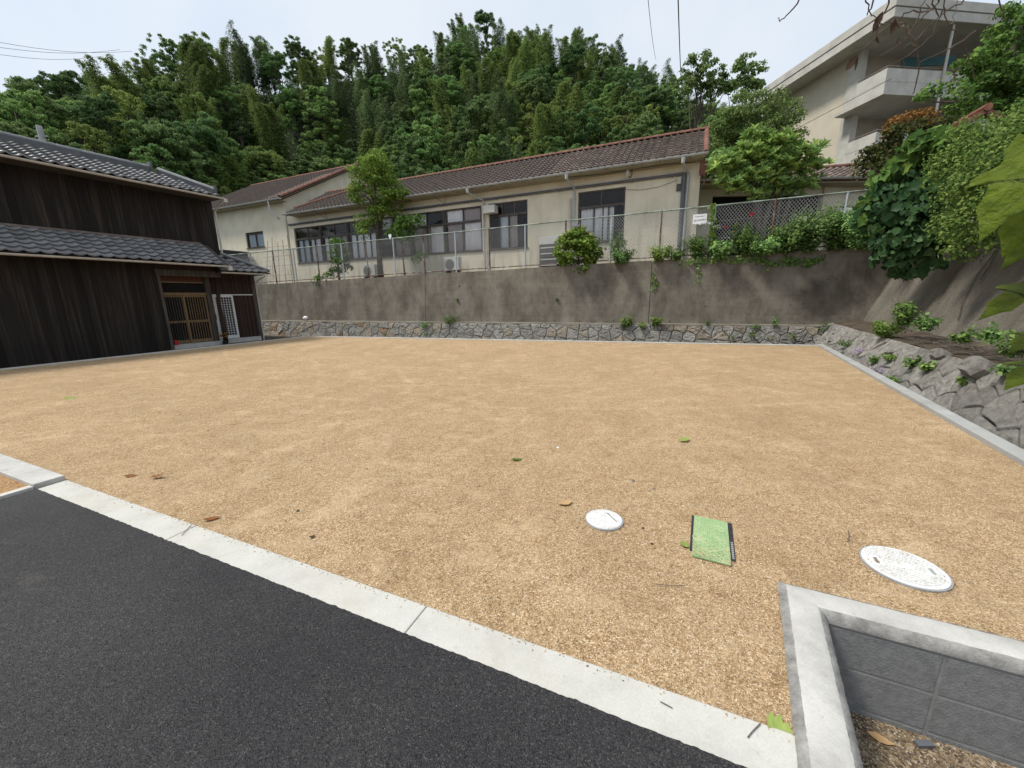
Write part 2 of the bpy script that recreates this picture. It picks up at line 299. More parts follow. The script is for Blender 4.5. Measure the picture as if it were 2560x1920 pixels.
m_rust = M('rusty_paint', [(.35, (.07,.032,.022)), (.5, (.16,.09,.065)), (.62, (.30,.33,.33)), (.8, (.44,.48,.49))], 7, .8, .3, 40, (1, 1, .5), kind='World')
m_greenrail = M('faded_green_rail', [(.35, (.12,.10,.07)), (.48, (.22,.27,.22)), (.62, (.34,.42,.38)), (.8, (.44,.5,.47))], 6, .75, kind='World', stretch=(.6, .6, 1))
m_wire = M('galvanised_wire', [(.3, (.24,.25,.25)), (.7, (.38,.39,.39))], 3, .5, spec=.4)
m_white = M('white_plastic', [(.3, (.74,.75,.75)), (.7, (.82,.83,.83))], 8, .5, kind='World', spec=.4)
g = G('dusty_white_lid'); v = g.coord('World'); c = g.ramp(g.noise(v, 20, 6, .7), [(.3, (.50,.498,.48)), (.5, (.63,.63,.615)), (.7, (.69,.69,.675))]); dd = g.ramp(g.noise(v, 16, 6, .7), [(.58, (0,0,0)), (.7, (1,1,1))]); c = g.mix(g.math('MULTIPLY', dd, .5), c, (.5,.38,.24)); m_lid = g.fin(c, .55, None, .4)
g = G('dusty_green_lid'); v = g.coord('World'); c = g.ramp(g.noise(v, 14, 5, .6), [(.3, (.19,.31,.145)), (.7, (.27,.395,.20))]); dd = g.ramp(g.noise(v, 12, 6, .75), [(.47, (0,0,0)), (.64, (1,1,1))]); c = g.mix(g.math('MULTIPLY', dd, .6), c, (.56,.53,.33)); m_green = g.fin(c, .6, None, .35)
m_green_hi = M('pale_green_relief', [(.3, (.33,.46,.23)), (.7, (.42,.54,.30))], 9, .6, kind='World')
m_blackp = M('black_plastic', [(.3, (.018,.019,.021)), (.7, (.035,.036,.04))], 20, .6, kind='World')
m_greyp = M('grey_ring', [(.3, (.22,.23,.24)), (.7, (.32,.33,.34))], 10, .6)
m_black = M('black_rubber', [(.3, (.012,.012,.012)), (.7, (.022,.022,.022))], 5, .6)
m_red = M('red_paint', [(.3, (.36,.02,.025)), (.7, (.48,.035,.04))], 5, .5)
m_acw = M('aged_appliance_white', [(.3, (.47,.47,.44)), (.7, (.58,.58,.55))], 4, .5, spec=.4)
m_acg = M('appliance_grille', [(.3, (.06,.065,.07)), (.7, (.11,.115,.12))], 6, .6)
m_bark = M('bark', [(.3, (.04,.032,.025)), (.55, (.085,.07,.055)), (.8, (.15,.125,.10))], 3, .9, .7, 14, (4, 4, 1), dist=.02)
m_twig = M('dry_vine_bark', [(.3, (.05,.04,.035)), (.6, (.12,.10,.085)), (.8, (.24,.21,.18))], 8, .85)
m_bamboo = M('bamboo_culm', [(.3, (.035,.05,.022)), (.7, (.07,.09,.04))], 3, .6)
m_stem = M('green_stem', [(.3, (.05,.08,.025)), (.7, (.10,.14,.045))], 6, .7)
m_pole = M('utility_pole_concrete', [(.3, (.30,.31,.31)), (.7, (.42,.43,.43))], 3, .85)
# foliage
L_dark = leafmat('evergreen_dark', (0.064,0.122,0.049), (0.122,0.221,0.079), (0.212,0.343,0.122), rnd=.3, hue=.018)
L_mid = leafmat('broadleaf_mid', (0.085,0.170,0.054), (0.170,0.306,0.097), (0.295,0.465,0.150), rnd=.3, hue=.018)
L_yel = leafmat('yellowish_broadleaf', (0.110,0.168,0.044), (0.218,0.301,0.084), (0.346,0.427,0.139), rnd=.3, hue=.014)
L_bam = leafmat('bamboo_leaf', (0.090,0.144,0.038), (0.162,0.240,0.066), (0.258,0.342,0.108), rnd=.3, hue=.006)
L_olive = leafmat('grey_olive', (0.067,0.110,0.044), (0.122,0.189,0.076), (0.201,0.275,0.122), rnd=.3, hue=.006)
L_near = leafmat('fresh_leaf', (0.054,0.114,0.029), (0.125,0.230,0.054), (0.250,0.385,0.094), rnd=.1)
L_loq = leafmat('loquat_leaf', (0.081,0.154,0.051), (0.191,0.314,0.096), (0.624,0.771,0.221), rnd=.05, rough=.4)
L_hyd = leafmat('hydrangea_leaf', (0.066,0.125,0.024), (0.161,0.257,0.044), (0.294,0.397,0.080), rnd=.05)
L_vine = leafmat('vine_leaf_dark', (0.027,0.068,0.029), (0.059,0.125,0.049), (0.125,0.228,0.092), rnd=.05, rough=.4)
L_vine2 = leafmat('small_vine_leaf', (0.049,0.097,0.023), (0.121,0.203,0.046), (0.259,0.341,0.089), rnd=.05)
L_weed = leafmat('weed', (0.055,0.109,0.029), (0.119,0.210,0.055), (0.238,0.347,0.090), rnd=.12)
L_weedb = leafmat('bright_weed', (0.072,0.132,0.024), (0.144,0.228,0.048), (0.240,0.336,0.084), rnd=.1)
L_red = leafmat('red_tipped', (0.030,0.053,0.018), (0.075,0.098,0.030), (0.150,0.135,0.045), rnd=.05)
L_tip = leafmat('orange_tips', (0.169,0.078,0.019), (0.260,0.130,0.039), (0.364,0.208,0.065), rnd=.05)
L_big = leafmat('big_lobed_leaf', (.085,.145,.018), (.13,.19,.02), (.20,.24,.028), trans=.40, rnd=.15, spec=.25, rough=.5)
g_ = G('big_lobed_leaf_veined'); v = g_.coord('Object'); c = g_.ramp(g_.noise(v, 5, 7, .65), [(.3, (.075,.13,.014)), (.48, (.14,.20,.017)), (.68, (.19,.25,.022)), (.85, (.21,.24,.03))])
wv = g_.n('ShaderNodeTexWave', wave_type='BANDS', bands_direction='DIAGONAL'); wv.inputs['Scale'].default_value = 3.2; wv.inputs['Distortion'].default_value = 1.5; g_.l(v, wv.inputs[0])
c = g_.mix(g_.math('MULTIPLY', g_.ramp(wv.outputs[0], [(.90, (0,0,0)), (1, (1,1,1))]), .45), c, (.17,.22,.05)); c = g_.scale(c, g_.rnd(.75, 1.2)); g_.fin(c, .38, g_.bump(g_.noise(v, 9, 6), .8, .05), .4)
t_ = g_.n('ShaderNodeBsdfTranslucent'); g_.l(c, t_.inputs[0]); mxs = g_.n('ShaderNodeMixShader'); mxs.inputs[0].default_value = .5; g_.l(g_.b.outputs[0], mxs.inputs[1]); g_.l(t_.outputs[0], mxs.inputs[2]); g_.l(mxs.outputs[0], g_.out.inputs[0]); L_big = g_.m
L_dead = leafmat('dead_leaf', (.035,.022,.015), (.07,.042,.026), (.12,.075,.045), trans=.1, rnd=.3)
L_tan = leafmat('tan_leaf', (0.420,0.266,0.126), (0.504,0.336,0.168), (0.588,0.420,0.224), trans=.15, rnd=.1)
L_rust = leafmat('rust_leaf', (.18,.07,.025), (.24,.10,.04), (.30,.14,.06), trans=.15, rnd=.1)
L_grn = leafmat('fallen_green', (0.168,0.224,0.056), (0.280,0.350,0.098), (0.392,0.462,0.154), trans=.2, rnd=.1)
L_purple = leafmat('mauve_petals', (.38,.27,.46), (.50,.38,.56), (.62,.52,.66), rnd=.05)
L_cream = leafmat('cream_green_petals', (.50,.55,.26), (.60,.63,.33), (.68,.70,.42), rnd=.05)
L_whitep = leafmat('white_petals', (.6,.6,.62), (.68,.68,.7), (.75,.75,.77), rnd=.05)
L_redp = leafmat('red_petals', (.42,.02,.04), (.5,.03,.06), (.55,.06,.09), rnd=.05)

# ------------------------------------------------------------------ foliage helpers
def frames(N, rot=None):
    N = N/np.maximum(np.linalg.norm(N, axis=1, keepdims=True), 1e-6)
    A = rng.normal(size=N.shape); A -= (A*N).sum(1, keepdims=True)*N; A /= np.maximum(np.linalg.norm(A, axis=1, keepdims=True), 1e-6)
    return N, A, np.cross(N, A)
def np_mesh(name, V, F, v=None, smooth=False):
    m = bpy.data.meshes.new(name); k = F.shape[1]
    m.vertices.add(len(V)); m.vertices.foreach_set('co', np.ascontiguousarray(V, dtype=np.float32).ravel())
    m.loops.add(F.size); m.loops.foreach_set('vertex_index', np.ascontiguousarray(F, dtype=np.int32).ravel())
    m.polygons.add(len(F)); m.polygons.foreach_set('loop_start', np.arange(0, F.size, k, dtype=np.int32))
    if smooth: m.polygons.foreach_set('use_smooth', np.ones(len(F), dtype=bool))
    m.update(calc_edges=True)
    if v is not None: m.attributes.new('v', 'FLOAT', 'POINT').data.foreach_set('value', np.ascontiguousarray(v, dtype=np.float32))
    return m
LEAF4 = (np.array([[0,0,0],[.45,.36,.10],[1,0,-.05],[.45,-.36,.10]]), np.array([[0,1,2,3]]))
LEAF6 = (np.array([[0,0,0],[.3,.17,.05],[.68,.15,.04],[1,0,-.14],[.68,-.15,.04],[.3,-.17,.05],[.5,0,0]]), np.array([[0,6,1,1],[0,5,6,6],[6,2,1,1],[6,3,2,2],[6,4,3,3],[5,4,6,6]]))
LEAFB = (np.array([[0,0,0],[.1,.36,.06],[.5,.50,.04],[.78,.30,0],[1.05,0,-.16],[.78,-.30,0],[.5,-.50,.04],[.1,-.36,.06],[.5,0,-.05]]), np.array([[0,8,2,1],[8,4,3,2],[0,7,6,8],[8,6,5,4]]))
LEAFV = (np.array([[0,0,0],[-.10,.26,.02],[.12,.56,.06],[.36,.44,.02],[.58,.50,.05],[.80,.22,0],[1.08,0,-.18],[.80,-.22,0],[.58,-.50,.05],[.36,-.44,.02],[.12,-.56,.06],[-.10,-.26,.02],[.45,0,-.06]]), np.array([[0,12,2,1],[12,4,3,2],[12,6,5,4],[0,11,10,12],[12,10,9,8],[12,8,7,6]]))
def leaves(P, N, size, shape=LEAF4, v=None, droop=0, width=1.0):
    P = np.asarray(P, float); n = len(P); N, A, B = frames(np.asarray(N, float))
    if droop:
        A = A+np.array([0, 0, -droop]); A /= np.linalg.norm(A, axis=1, keepdims=True); N = N-(N*A).sum(1, keepdims=True)*A; N /= np.maximum(np.linalg.norm(N, axis=1, keepdims=True), 1e-6); B = np.cross(N, A)
    T, Fc = shape; sz = (np.ones(n)*size if np.isscalar(size) else size)[:, None, None]
    V = P[:, None, :]+sz*(T[None, :, 0:1]*A[:, None, :]+T[None, :, 1:2]*width*B[:, None, :]+T[None, :, 2:3]*N[:, None, :])
    k = len(T); F = (Fc[None]+(np.arange(n)*k)[:, None, None]).reshape(-1, Fc.shape[1])
    v = rng.random(n) if v is None else v
    return V.reshape(-1, 3), F, np.repeat(v, k)
def leafobj(name, parts, mat, parent=None):
    V = []; F = []; W_ = []; b = 0
    for (a, f, q) in parts: V.append(a); F.append(f+b); W_.append(q); b += len(a)
    F = np.concatenate(F)
    m = bpy.data.meshes.new(name)
    if F.shape[1] == 4 and (F[:, 2] == F[:, 3]).any():
        m.from_pydata(np.concatenate(V).tolist(), [], [tuple(r[:3]) if r[2] == r[3] else tuple(r) for r in F.tolist()]); m.update()
        m.attributes.new('v', 'FLOAT', 'POINT').data.foreach_set('value', np.concatenate(W_).astype(np.float32))
    else: m = np_mesh(name, np.concatenate(V), F, np.concatenate(W_))
    return obj(name, m, mat, parent)
def tufts(blobs, k, r0, r1, flat=.65):
    P, N = blob_pts(blobs, k, up=0, jit=.24, shell=.14, under=.35)
    return [(tuple(p), (lambda q: (q, q, q*flat))(random.uniform(r0, r1))) for p in P]
def blob_pts(blobs, n, up=.25, jit=.22, shell=.22, under=.25, nj=.45):
    """points spread over the outer shells of ellipsoid clumps"""
    B = np.array([(*c, *( (r, r, r*.8) if np.isscalar(r) else r)) for c, r in blobs]); area = (B[:, 3]*B[:, 4]); idx = rng.choice(len(B), n, p=area/area.sum())
    d = rng.normal(size=(n, 3)); d /= np.linalg.norm(d, axis=1, keepdims=True)
    flip = (d[:, 2] < 0) & (rng.random(n) > under); d[flip, 2] *= -1
    rad = 1-np.abs(rng.normal(size=(n, 1)))*shell; lump = 1+jit*np.clip(rng.normal(size=(n, 1)), -1.6, 1.3)*.5
    P = B[idx, :3]+d*B[idx, 3:]*rad*lump
    N = d+rng.normal(size=(n, 3))*nj+np.array([0, 0, up]); return P, N
def crown_blobs(c, r, n, rb=(.28, .45), flat=.85):
    out = []
    for i in range(n):
        a = random.uniform(0, 6.28); ph = math.asin(random.uniform(-.55, 1)); q = random.uniform(.45, .8)
        q3 = (c[0]+r[0]*q*math.cos(a)*math.cos(ph), c[1]+r[1]*q*math.sin(a)*math.cos(ph), c[2]+r[2]*q*math.sin(ph))
        rr = random.uniform(*rb)*min(r[0], r[2]); out.append((q3, (rr*1.15, rr*1.15, rr*flat)))
    return out
def trunk_mb(h, r, blobs, k=7, lean=(0, 0), n=7):
    mb = MB(); pts = [(lean[0]*t+.12*h*.1*math.sin(3*t+h), lean[1]*t+.1*h*.1*math.cos(4*t), h*t) for t in (0, .25, .5, .75, 1)]
    mb.tube(pts, [r*1.25, r, r*.8, r*.6, r*.3], n)
    for (c, q) in random.sample(blobs, min(k, len(blobs))):
        t = random.uniform(.4, .9); s = Vector(pts[int(t*4)]); e = Vector(c); mid = (s+e)/2+Vector((0, 0, .08*h)); mb.tube([s, mid, e], [r*.45, r*.3, r*.1], 5)
    return mb
def pebbles(name, P, size, mat, squash=.6):
    n = len(P); T = np.array([[1,0,0],[0,1,0],[-1,0,0],[0,-1,0],[0,0,1],[0,0,-1]], float)
    Fc = np.array([[0,1,4],[1,2,4],[2,3,4],[3,0,4],[1,0,5],[2,1,5],[3,2,5],[0,3,5]])
    a = rng.random(n)*6.28; ca, sa = np.cos(a), np.sin(a); J = 1+.35*rng.normal(size=(n, 6, 1)).clip(-1.5, 1.5)
    V = T[None]*J; sx = (.7+.6*rng.random((n, 1))); V[:, :, 0] *= sx; V[:, :, 2] *= squash
    X = V[:, :, 0]*ca[:, None]-V[:, :, 1]*sa[:, None]; Y = V[:, :, 0]*sa[:, None]+V[:, :, 1]*ca[:, None]
    V = np.stack([X, Y, V[:, :, 2]], 2)*size[:, None, None]+P[:, None, :]
    F = (Fc[None]+(np.arange(n)*6)[:, None, None]).reshape(-1, 3)
    return obj(name, np_mesh(name, V.reshape(-1, 3), F, np.repeat(rng.random(n), 6)), mat)

# ------------------------------------------------------------------ ground, lot, asphalt, kerbs
V2 = lambda p: Vector((p[0], p[1], 0))
LB = onz(770, 842); RB = onz(2045, 866); RE = onz(2560, 1167); LE = onz(0, 926); K0 = onz(168, 1201); K1 = onz(1990, 1840)
kd = (K1-K0).normalized(); kn = Vector((-kd.y, kd.x, 0))          # along the front kerb; kn points into the lot
KW = .178
lu = (LB-LE).normalized(); ru = (RE-RB).normalized(); rout = Vector((-ru.y, ru.x, 0)); rout = rout if rout.x > 0 else -rout
bu = (RB-LB).normalized(); bn = Vector((-bu.y, bu.x, 0)); bn = bn if bn.y > 0 else -bn
lout = Vector((-lu.y, lu.x, 0)); lout = lout if lout.x < 0 else -lout
OC = onz(1944, 1458); a1 = Vector((-.512, -.859, 0)).normalized(); a2 = Vector((.906, -.423, 0)).normalized()   # block wall corner and its two arms
def isect(p, d, q, e):
    den = d.x*e.y-d.y*e.x; t = ((q.x-p.x)*e.y-(q.y-p.y)*e.x)/den; return p+d*t
LF = isect(LE, -lu, K0, -kd)                # front-left lot corner
RF = isect(RE, ru, OC, a2)                  # front-right lot corner
KA = isect(K0, kd, OC, a1)                  # kerb meets the block wall
struct('ground', MB().face([(-400,-400,-.62),(400,-400,-.62),(400,400,-.62),(-400,400,-.62)]), m_ground)
# lot surface, laid as a fine, slightly uneven sheet
struct('gravel_lot', MB().face([tuple(p) for p in (LF, KA, OC, RF, RB, LB)]), m_gravel)
nk0 = K0-kn*KW; nka = isect(nk0, kd, OC, a1)
pts = [nk0-kd*.0]; L = (nka-nk0).length; n = int(L/.011); j = 0
edge = []
for i in range(n+1):
    j = .5*j+random.gauss(0, .0013); edge.append(nk0+kd*(L*i/n)+kn*(.002+max(-.003, j)))
back = [OC+a1*4.2, V2((-3, -14)), V2((-16, -9)), nk0-kn*7.0]
struct('asphalt', MB().prism([tuple(p)[:2] for p in (back+edge)], -.1, .008), m_asphalt)
fk = tag(bpy.data.objects.new('front_kerb', None), kind='structure'); COL.objects.link(fk)
def kerb_run(parent, a, d, nrm, w, cuts, z1, mat, z0=-.15):
    for s0, s1 in zip(cuts[:-1], cuts[1:]):
        p = [a+d*(s0+.002), a+d*(s1-.002), a+d*(s1-.002)+nrm*w, a+d*(s0+.002)+nrm*w]
        if (p[1]-p[0]).cross(p[2]-p[1]).z < 0: p = p[::-1]
        MB().prism([tuple(q)[:2] for q in p], z0, z1).build('kerb_stone', mat, parent, bevel=.006)
LK = (KA-K0).length
kerb_run(fk, K0, kd, -kn, KW, [0, 1.86, 3.75, LK+.03], .006, m_kerb)
rk = tag(bpy.data.objects.new('raised_kerb', None), kind='structure'); COL.objects.link(rk)
kerb_run(rk, K0-kd*.02, -kd, -kn, KW*1.02, [0, 2.0, 4.0, 6.0, 9.2], .045, m_cope)
tk = tag(bpy.data.objects.new('edging_kerb', None), kind='structure'); COL.objects.link(tk)
kerb_run(tk, nk0-kd*.015-kn*.005, -kn, -kd, .07, [0, 2.0, 4.0, 7.0], .03, m_kerb)
q0 = nk0-kd*.085
struct('side_gravel', MB().face([tuple(p+Vector((0, 0, .012))) for p in (q0-kd*9, q0-kn*7-kd*9, q0-kn*7, q0)]), m_gravel2)
for nm, a, d, nr, wd, ln, z in (('right_kerb', RB-ru*.16, ru, rout, .155, 12.2, .05), ('back_kerb', LB-bu*.1, bu, bn, .13, (RB-LB).length+.26, .03), ('left_kerb', LF, lu, lout, .12, (LB-LF).length+.12, .028)):
    kk = tag(bpy.data.objects.new(nm, None), kind='structure'); COL.objects.link(kk)
    nc = max(2, int(ln/2)); kerb_run(kk, a, d, nr, wd, [ln*i/nc for i in range(nc+1)], z, m_kerb_g if nm == 'right_kerb' else m_kerb, -.4)
# pebbles lying loose on the fine gravel, denser near the front
def in_lot(P):
    ok = np.ones(len(P), bool)
    poly = [LF, KA, OC, RF, RB, LB]
    for i in (0, 2, 3, 4, 5):
        a, b = poly[i], poly[(i+1) % 6]; ok &= ((b.x-a.x)*(P[:, 1]-a.y)-(b.y-a.y)*(P[:, 0]-a.x)) > 0
    side = ((OC.x-KA.x)*(P[:, 1]-KA.y)-(OC.y-KA.y)*(P[:, 0]-KA.x)) > 0
    return ok & side
n = 230000; r = .9+rng.random(n)**1.6*8; a = rng.uniform(-1.15, 1.15, n); P = np.stack([r*np.sin(a), r*np.cos(a), np.zeros(n)], 1)
P = P[in_lot(P)]; cl = np.array([math.sin(x*2.1+1.3*math.sin(y*1.7))*math.cos(y*2.6+x) for x, y in P[:, :2]]); P = P[rng.random(len(P)) < .72+.25*cl]
sz = rng.uniform(.0017, .0046, len(P))*(1+1.2*(rng.random(len(P)) > .97)); P[:, 2] = sz*.15
tag(pebbles('loose_gravel', P, sz, m_peb), 'loose tan gravel grains scattered over the open lot', 'gravel', kind='stuff')
# strays swept onto kerb and asphalt edge
n = 420; t = rng.random(n)*LK; o = -np.abs(rng.normal(size=n))*.022; P = np.array([list(K0+kd*a+kn*b) for a, b in zip(t, o)]); sz = rng.uniform(.0018, .004, n); P[:, 2] = .008
tag(pebbles('stray_grit', P, sz, m_peb), 'stray tan grit along the front kerb edge', 'grit', kind='stuff')
n = 30000; r = .55+rng.random(n)**1.4*3.6; a = rng.uniform(-1.5, .65, n); P = np.stack([r*np.sin(a), r*np.cos(a), np.full(n, .0085)], 1)
ok = ((P[:, 0]-nk0.x)*kn.x+(P[:, 1]-nk0.y)*kn.y < -.004) & ((P[:, 0]-OC.x)*(-a1.y)+(P[:, 1]-OC.y)*a1.x < -.02) & ((P[:, 0]-nk0.x)*kd.x+(P[:, 1]-nk0.y)*kd.y > .05); P = P[ok]
tag(pebbles('asphalt_chips', P, rng.uniform(.0014, .0034, len(P)), m_chip, .45), 'coarse dark stone chips in the asphalt surface', 'asphalt', kind='stuff')

# ------------------------------------------------------------------ block wall round the pit
bw = thing('block_wall', 'low grey concrete block wall with pale cement coping around the pit', 'wall', OC)
CW = .178; i1 = Vector((-a1.y, a1.x, 0)); i1 = i1 if i1.x > 0 else -i1; i2 = Vector((-a2.y, a2.x, 0)); i2 = i2 if i2.y < 0 else -i2
IC = isect(OC+i1*CW, a1, OC+i2*CW, a2)
def loc2(p): return tuple((p-OC))[:2]
def cope_arm(a, inn, ln):
    # troweled strip with rough, crumbly edges: several long strips side by side
    ob = OC; mb = MB(); n = int(ln/.016)
    prof = [(-.002, -.10), (0, .012), (.032, .030), (.045, .036), (.135, .036), (.152, .030), (CW, .016), (CW, -.024)]
    rows = []
    for i in range(n+1):
        t = i/n; row = []
        for k, (x, z) in enumerate(prof):
            base = (OC+(IC-OC)*(x/CW)) + a*(ln*t)
            jx = random.gauss(0, .0008) if k in (1, 2, 5, 6) else 0; jz = random.gauss(0, .0007) if k in (1, 2, 5, 6) else random.gauss(0, .00015)
            if i == 0: jx = jz = 0
            row.append((base-OC+inn*jx+Vector((0, 0, z+jz))))
        rows.append(row)
    b = 0; m = MB()
    for row in rows: m.v += [tuple(p) for p in row]
    k = len(prof)
    for i in range(n):
        for q in range(k-1):
            f = (i*k+q, (i+1)*k+q, (i+1)*k+q+1, i*k+q+1); m.f.append(f)
    me = m.mesh('coping', True); me.materials.append(m_cope); me.materials.append(m_cope_rough)
    for i, p in enumerate(me.polygons): p.material_index = 0 if (i % (k-1)) in (2, 3, 4) else 1
    o = obj('coping', me, None, bw)
cope_arm(a1, i1, 3.4); cope_arm(a2, i2, 2.6)
bm_ = MB().box(0, .402, 0, .12, 0, .190).mesh('block'); bm_.materials.append(m_block)
for arm, inn, ln in ((a2, i2, 6), (a1, i1, 8)):
    ang = math.atan2(arm.y, arm.x)
    for row in range(3):
        for k in range(ln):
            p = IC-OC+arm*(.012+k*.420-(0))-inn*.004
            if arm is a2: o = piece('block', bm_, bw, (p.x, p.y, -.026-(row+1)*.206), (0, 0, ang))
            else:
                e = p+arm*.402; o = piece('block', bm_, bw, (e.x, e.y, -.026-(row+1)*.206), (0, 0, ang+math.pi))
mb = MB()
for arm, inn, ln in ((a2, i2, 2.6), (a1, i1, 3.4)):
    s = IC-OC+arm*.0-inn*.0065; e = s+arm*ln; b1 = s-inn*.14+arm*.1; b2 = e-inn*.14; pts = [s, e, b2, b1]
    if (pts[1]-pts[0]).cross(pts[2]-pts[1]).z < 0: pts = pts[::-1]
    mb.prism([tuple(p)[:2] for p in pts], -.64, -.025)
mb.build('mortar', m_mortar, bw)
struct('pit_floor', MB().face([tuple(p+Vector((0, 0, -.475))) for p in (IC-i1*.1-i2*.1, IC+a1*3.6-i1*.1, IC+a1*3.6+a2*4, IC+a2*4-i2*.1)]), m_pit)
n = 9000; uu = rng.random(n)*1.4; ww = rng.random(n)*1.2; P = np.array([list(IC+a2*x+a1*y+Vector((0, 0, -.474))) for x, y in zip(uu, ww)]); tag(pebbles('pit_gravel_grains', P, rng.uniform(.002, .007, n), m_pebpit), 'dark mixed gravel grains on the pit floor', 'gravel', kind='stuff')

# ------------------------------------------------------------------ service lids
m_tread = M('grey_tread', [(.3, (.40,.40,.39)), (.7, (.60,.60,.59))], 30, .6, kind='World')  # mid-grey dashes drawn for the lid's grooves
def lid_round(name, label, c, r, big):
    t = thing(name, label, 'cover', (c.x, c.y, 0))
    MB().tube([(0,0,-.06),(0,0,.0095)], r+.008, 48).build('ring', m_greyp, t)
    MB().tube([(0,0,-.05),(0,0,.013),(0,0,.015)], [r, r, r-.003], 48).build('lid', m_lid, t)
    mb = MB()
    if big:
        mb.disc((0, 0), r*.86, r*.875, .0165, 48); sl = onz(2324, 1432)-onz(2183, 1403); ang = math.atan2(sl.y, sl.x)
        for i in range(-8, 9):
            y = i*r*.095
            for k in range(-9, 10):
                x = (k+.5*(i % 2))*r*.098
                if math.hypot(x, y) < r*.80 and not (abs(x) < r*.2 and abs(y) < r*.13) and not (abs(abs(x)-r*.66) < r*.13 and abs(y) < r*.2):
                    a = ang; X = x*math.cos(a)-y*math.sin(a); Y = x*math.sin(a)+y*math.cos(a); dx = r*.036; b = [(-dx,-.0019),(dx,-.0019),(dx,.0019),(-dx,.0019)]
                    mb.prism([(X+p*math.cos(a)-q*math.sin(a), Y+p*math.sin(a)+q*math.cos(a)) for p, q in b], .014, .0172)
        o = mb.build('tread', m_tread, t)
        for s in (-1, 1):
            x = s*r*.66; dx, dy = r*.05, r*.15; a = ang
            pl = [(x-dx,-dy),(x+dx,-dy),(x+dx,dy),(x-dx,dy)]
            MB().prism([(p*math.cos(a)-q*math.sin(a), p*math.sin(a)+q*math.cos(a)) for p, q in pl], .012, .0154).build('lifting_slot', m_flash if s < 0 else m_greyp, t)
    else:
        mb.disc((0, 0), r*.90, r*.95, .0165, 40).disc((0, 0), r*.30, r*.34, .0165, 24)
        for i in range(14):
            a = i*2*math.pi/14; mb.beam((r*.45*math.cos(a), r*.45*math.sin(a), .0155), (r*.8*math.cos(a), r*.8*math.sin(a), .0155), .004, .003)
        mb.build('tread', m_lid, t)
        MB().beam((r*.3, r*.55, .017), (r*.62, -.35*r, .017), .0035, .002).build('scratch', m_blackp, t)
    return t
lid_round('drain_cover', 'small round white plastic drain cover set flush in the gravel', onz(1510, 1301), .12, False)
lid_round('manhole_cover', 'large round white patterned manhole cover near the block wall', onz(2258, 1420), .178, True)
g1, g2, g3, g4 = onz(1745, 1296), onz(1829, 1312), onz(1815, 1416), onz(1718, 1389)
gc = (g1+g2+g3+g4)/4; gx = ((g2-g1)+(g3-g4)).normalized(); gy = Vector((-gx.y, gx.x, 0)); gw = ((g2-g1).length+(g3-g4).length)/4; gh = ((g1-g4).length+(g2-g3).length)/4
t = thing('meter_box', 'green rectangular water meter box lid with black plastic surround', 'meter box', (gc.x, gc.y, 0), math.atan2(gx.y, gx.x))
MB().box(-gw-.014, gw+.026, -gh+.06, gh+.010, -.08, .009).build('surround', m_blackp, t, bevel=.004)
MB().box(-gw, gw, -gh, gh, .004, .0165).build('lid', m_green, t, bevel=.003)
mb = MB()
step = .034
for i in range(-20, 20):
    for sgn in (1, -1):
        seg = []
        for k in range(60):
            x = -gw+.01+(2*gw-.02)*k/59; y = i*step+sgn*(x+gw)*.75
            if -gh+.015 < y < gh-.015 and not (-gw*.62 < x < gw*.12 and -gh*.30 < y < gh*.40): seg.append((x, y, .0170))
            else:
                if len(seg) > 2: mb.beam(seg[0], seg[-1], .0035, .003)
                seg = []
        if len(seg) > 2: mb.beam(seg[0], seg[-1], .0035, .003)
mb.build('tread', m_green_hi, t)
mb = MB(); x0, x1, y0, y1 = -gw*.50, gw*.0, -gh*.27, gh*.36
for a, b in (((x0,y0),(x1,y0)),((x1,y0),(x1,y1)),((x1,y1),(x0,y1)),((x0,y1),(x0,y0))): mb.beam((*a, .0172), (*b, .0172), .004, .003)
pts = [(x0-.022+.03*math.cos(a), y0+.03+.036*math.sin(a), .0172) for a in np.linspace(.6, 5.2, 14)]; mb.tube(pts, .0025, 5)
mb.build('label_frame', m_green_hi, t)
def textmesh(txt, size):
    cu = bpy.data.curves.new('txt', 'FONT'); cu.body = txt; cu.size = size; cu.align_x = 'CENTER'; cu.align_y = 'CENTER'; cu.extrude = .0012
    o = bpy.data.objects.new('txt', cu); COL.objects.link(o); bpy.context.view_layer.update()
    me = bpy.data.meshes.new_from_object(o.evaluated_get(bpy.context.evaluated_depsgraph_get())); bpy.data.objects.remove(o); return me
for i, ch in enumerate('量水器'):
    try:
        me = textmesh(ch, (y1-y0)/3.25); me.materials.clear(); me.materials.append(m_green_hi)
        if len(me.vertices): o = piece('lettering', me, t, ((x0+x1)/2, y1-(i+.5)*(y1-y0)/3, .0170))
    except Exception as e: print('text', e)
mb = MB()
for k in range(9): mb.box(gw+.008, gw+.020, -gh+.07+k*.02, -gh+.082+k*.02, .0095, .0115)
mb.build('surround_lettering', m_greyp, t)

# grit lying on and heaped round the lids
PP = []
for c_, r_, n_, zt_ in ((onz(1510, 1301), .12, 70, .0165), (onz(2258, 1420), .178, 120, .0165)):
    for _ in range(n_): a = random.random()*6.28; q = r_*math.sqrt(random.random())*.97; PP.append((c_.x+q*math.cos(a), c_.y+q*math.sin(a), zt_))
    for _ in range(int(900*r_)): a = random.random()*6.28; q = r_+.008+abs(random.gauss(0, .012)); PP.append((c_.x+q*math.cos(a), c_.y+q*math.sin(a), max(.002, .009-.3*(q-r_-.008))))
for _ in range(420):
    x_ = random.uniform(-gw, gw); y_ = -gh+abs(random.gauss(0, .4))*gh*1.2
    if y_ < gh: p_ = gc+gx*x_+gy*y_; PP.append((p_.x, p_.y, .018))
PP = np.array(PP); tag(pebbles('lid_grit', PP, rng.uniform(.0016, .0042, len(PP)), m_peb), 'tan grit scattered on and around the service lids', 'grit', kind='stuff')
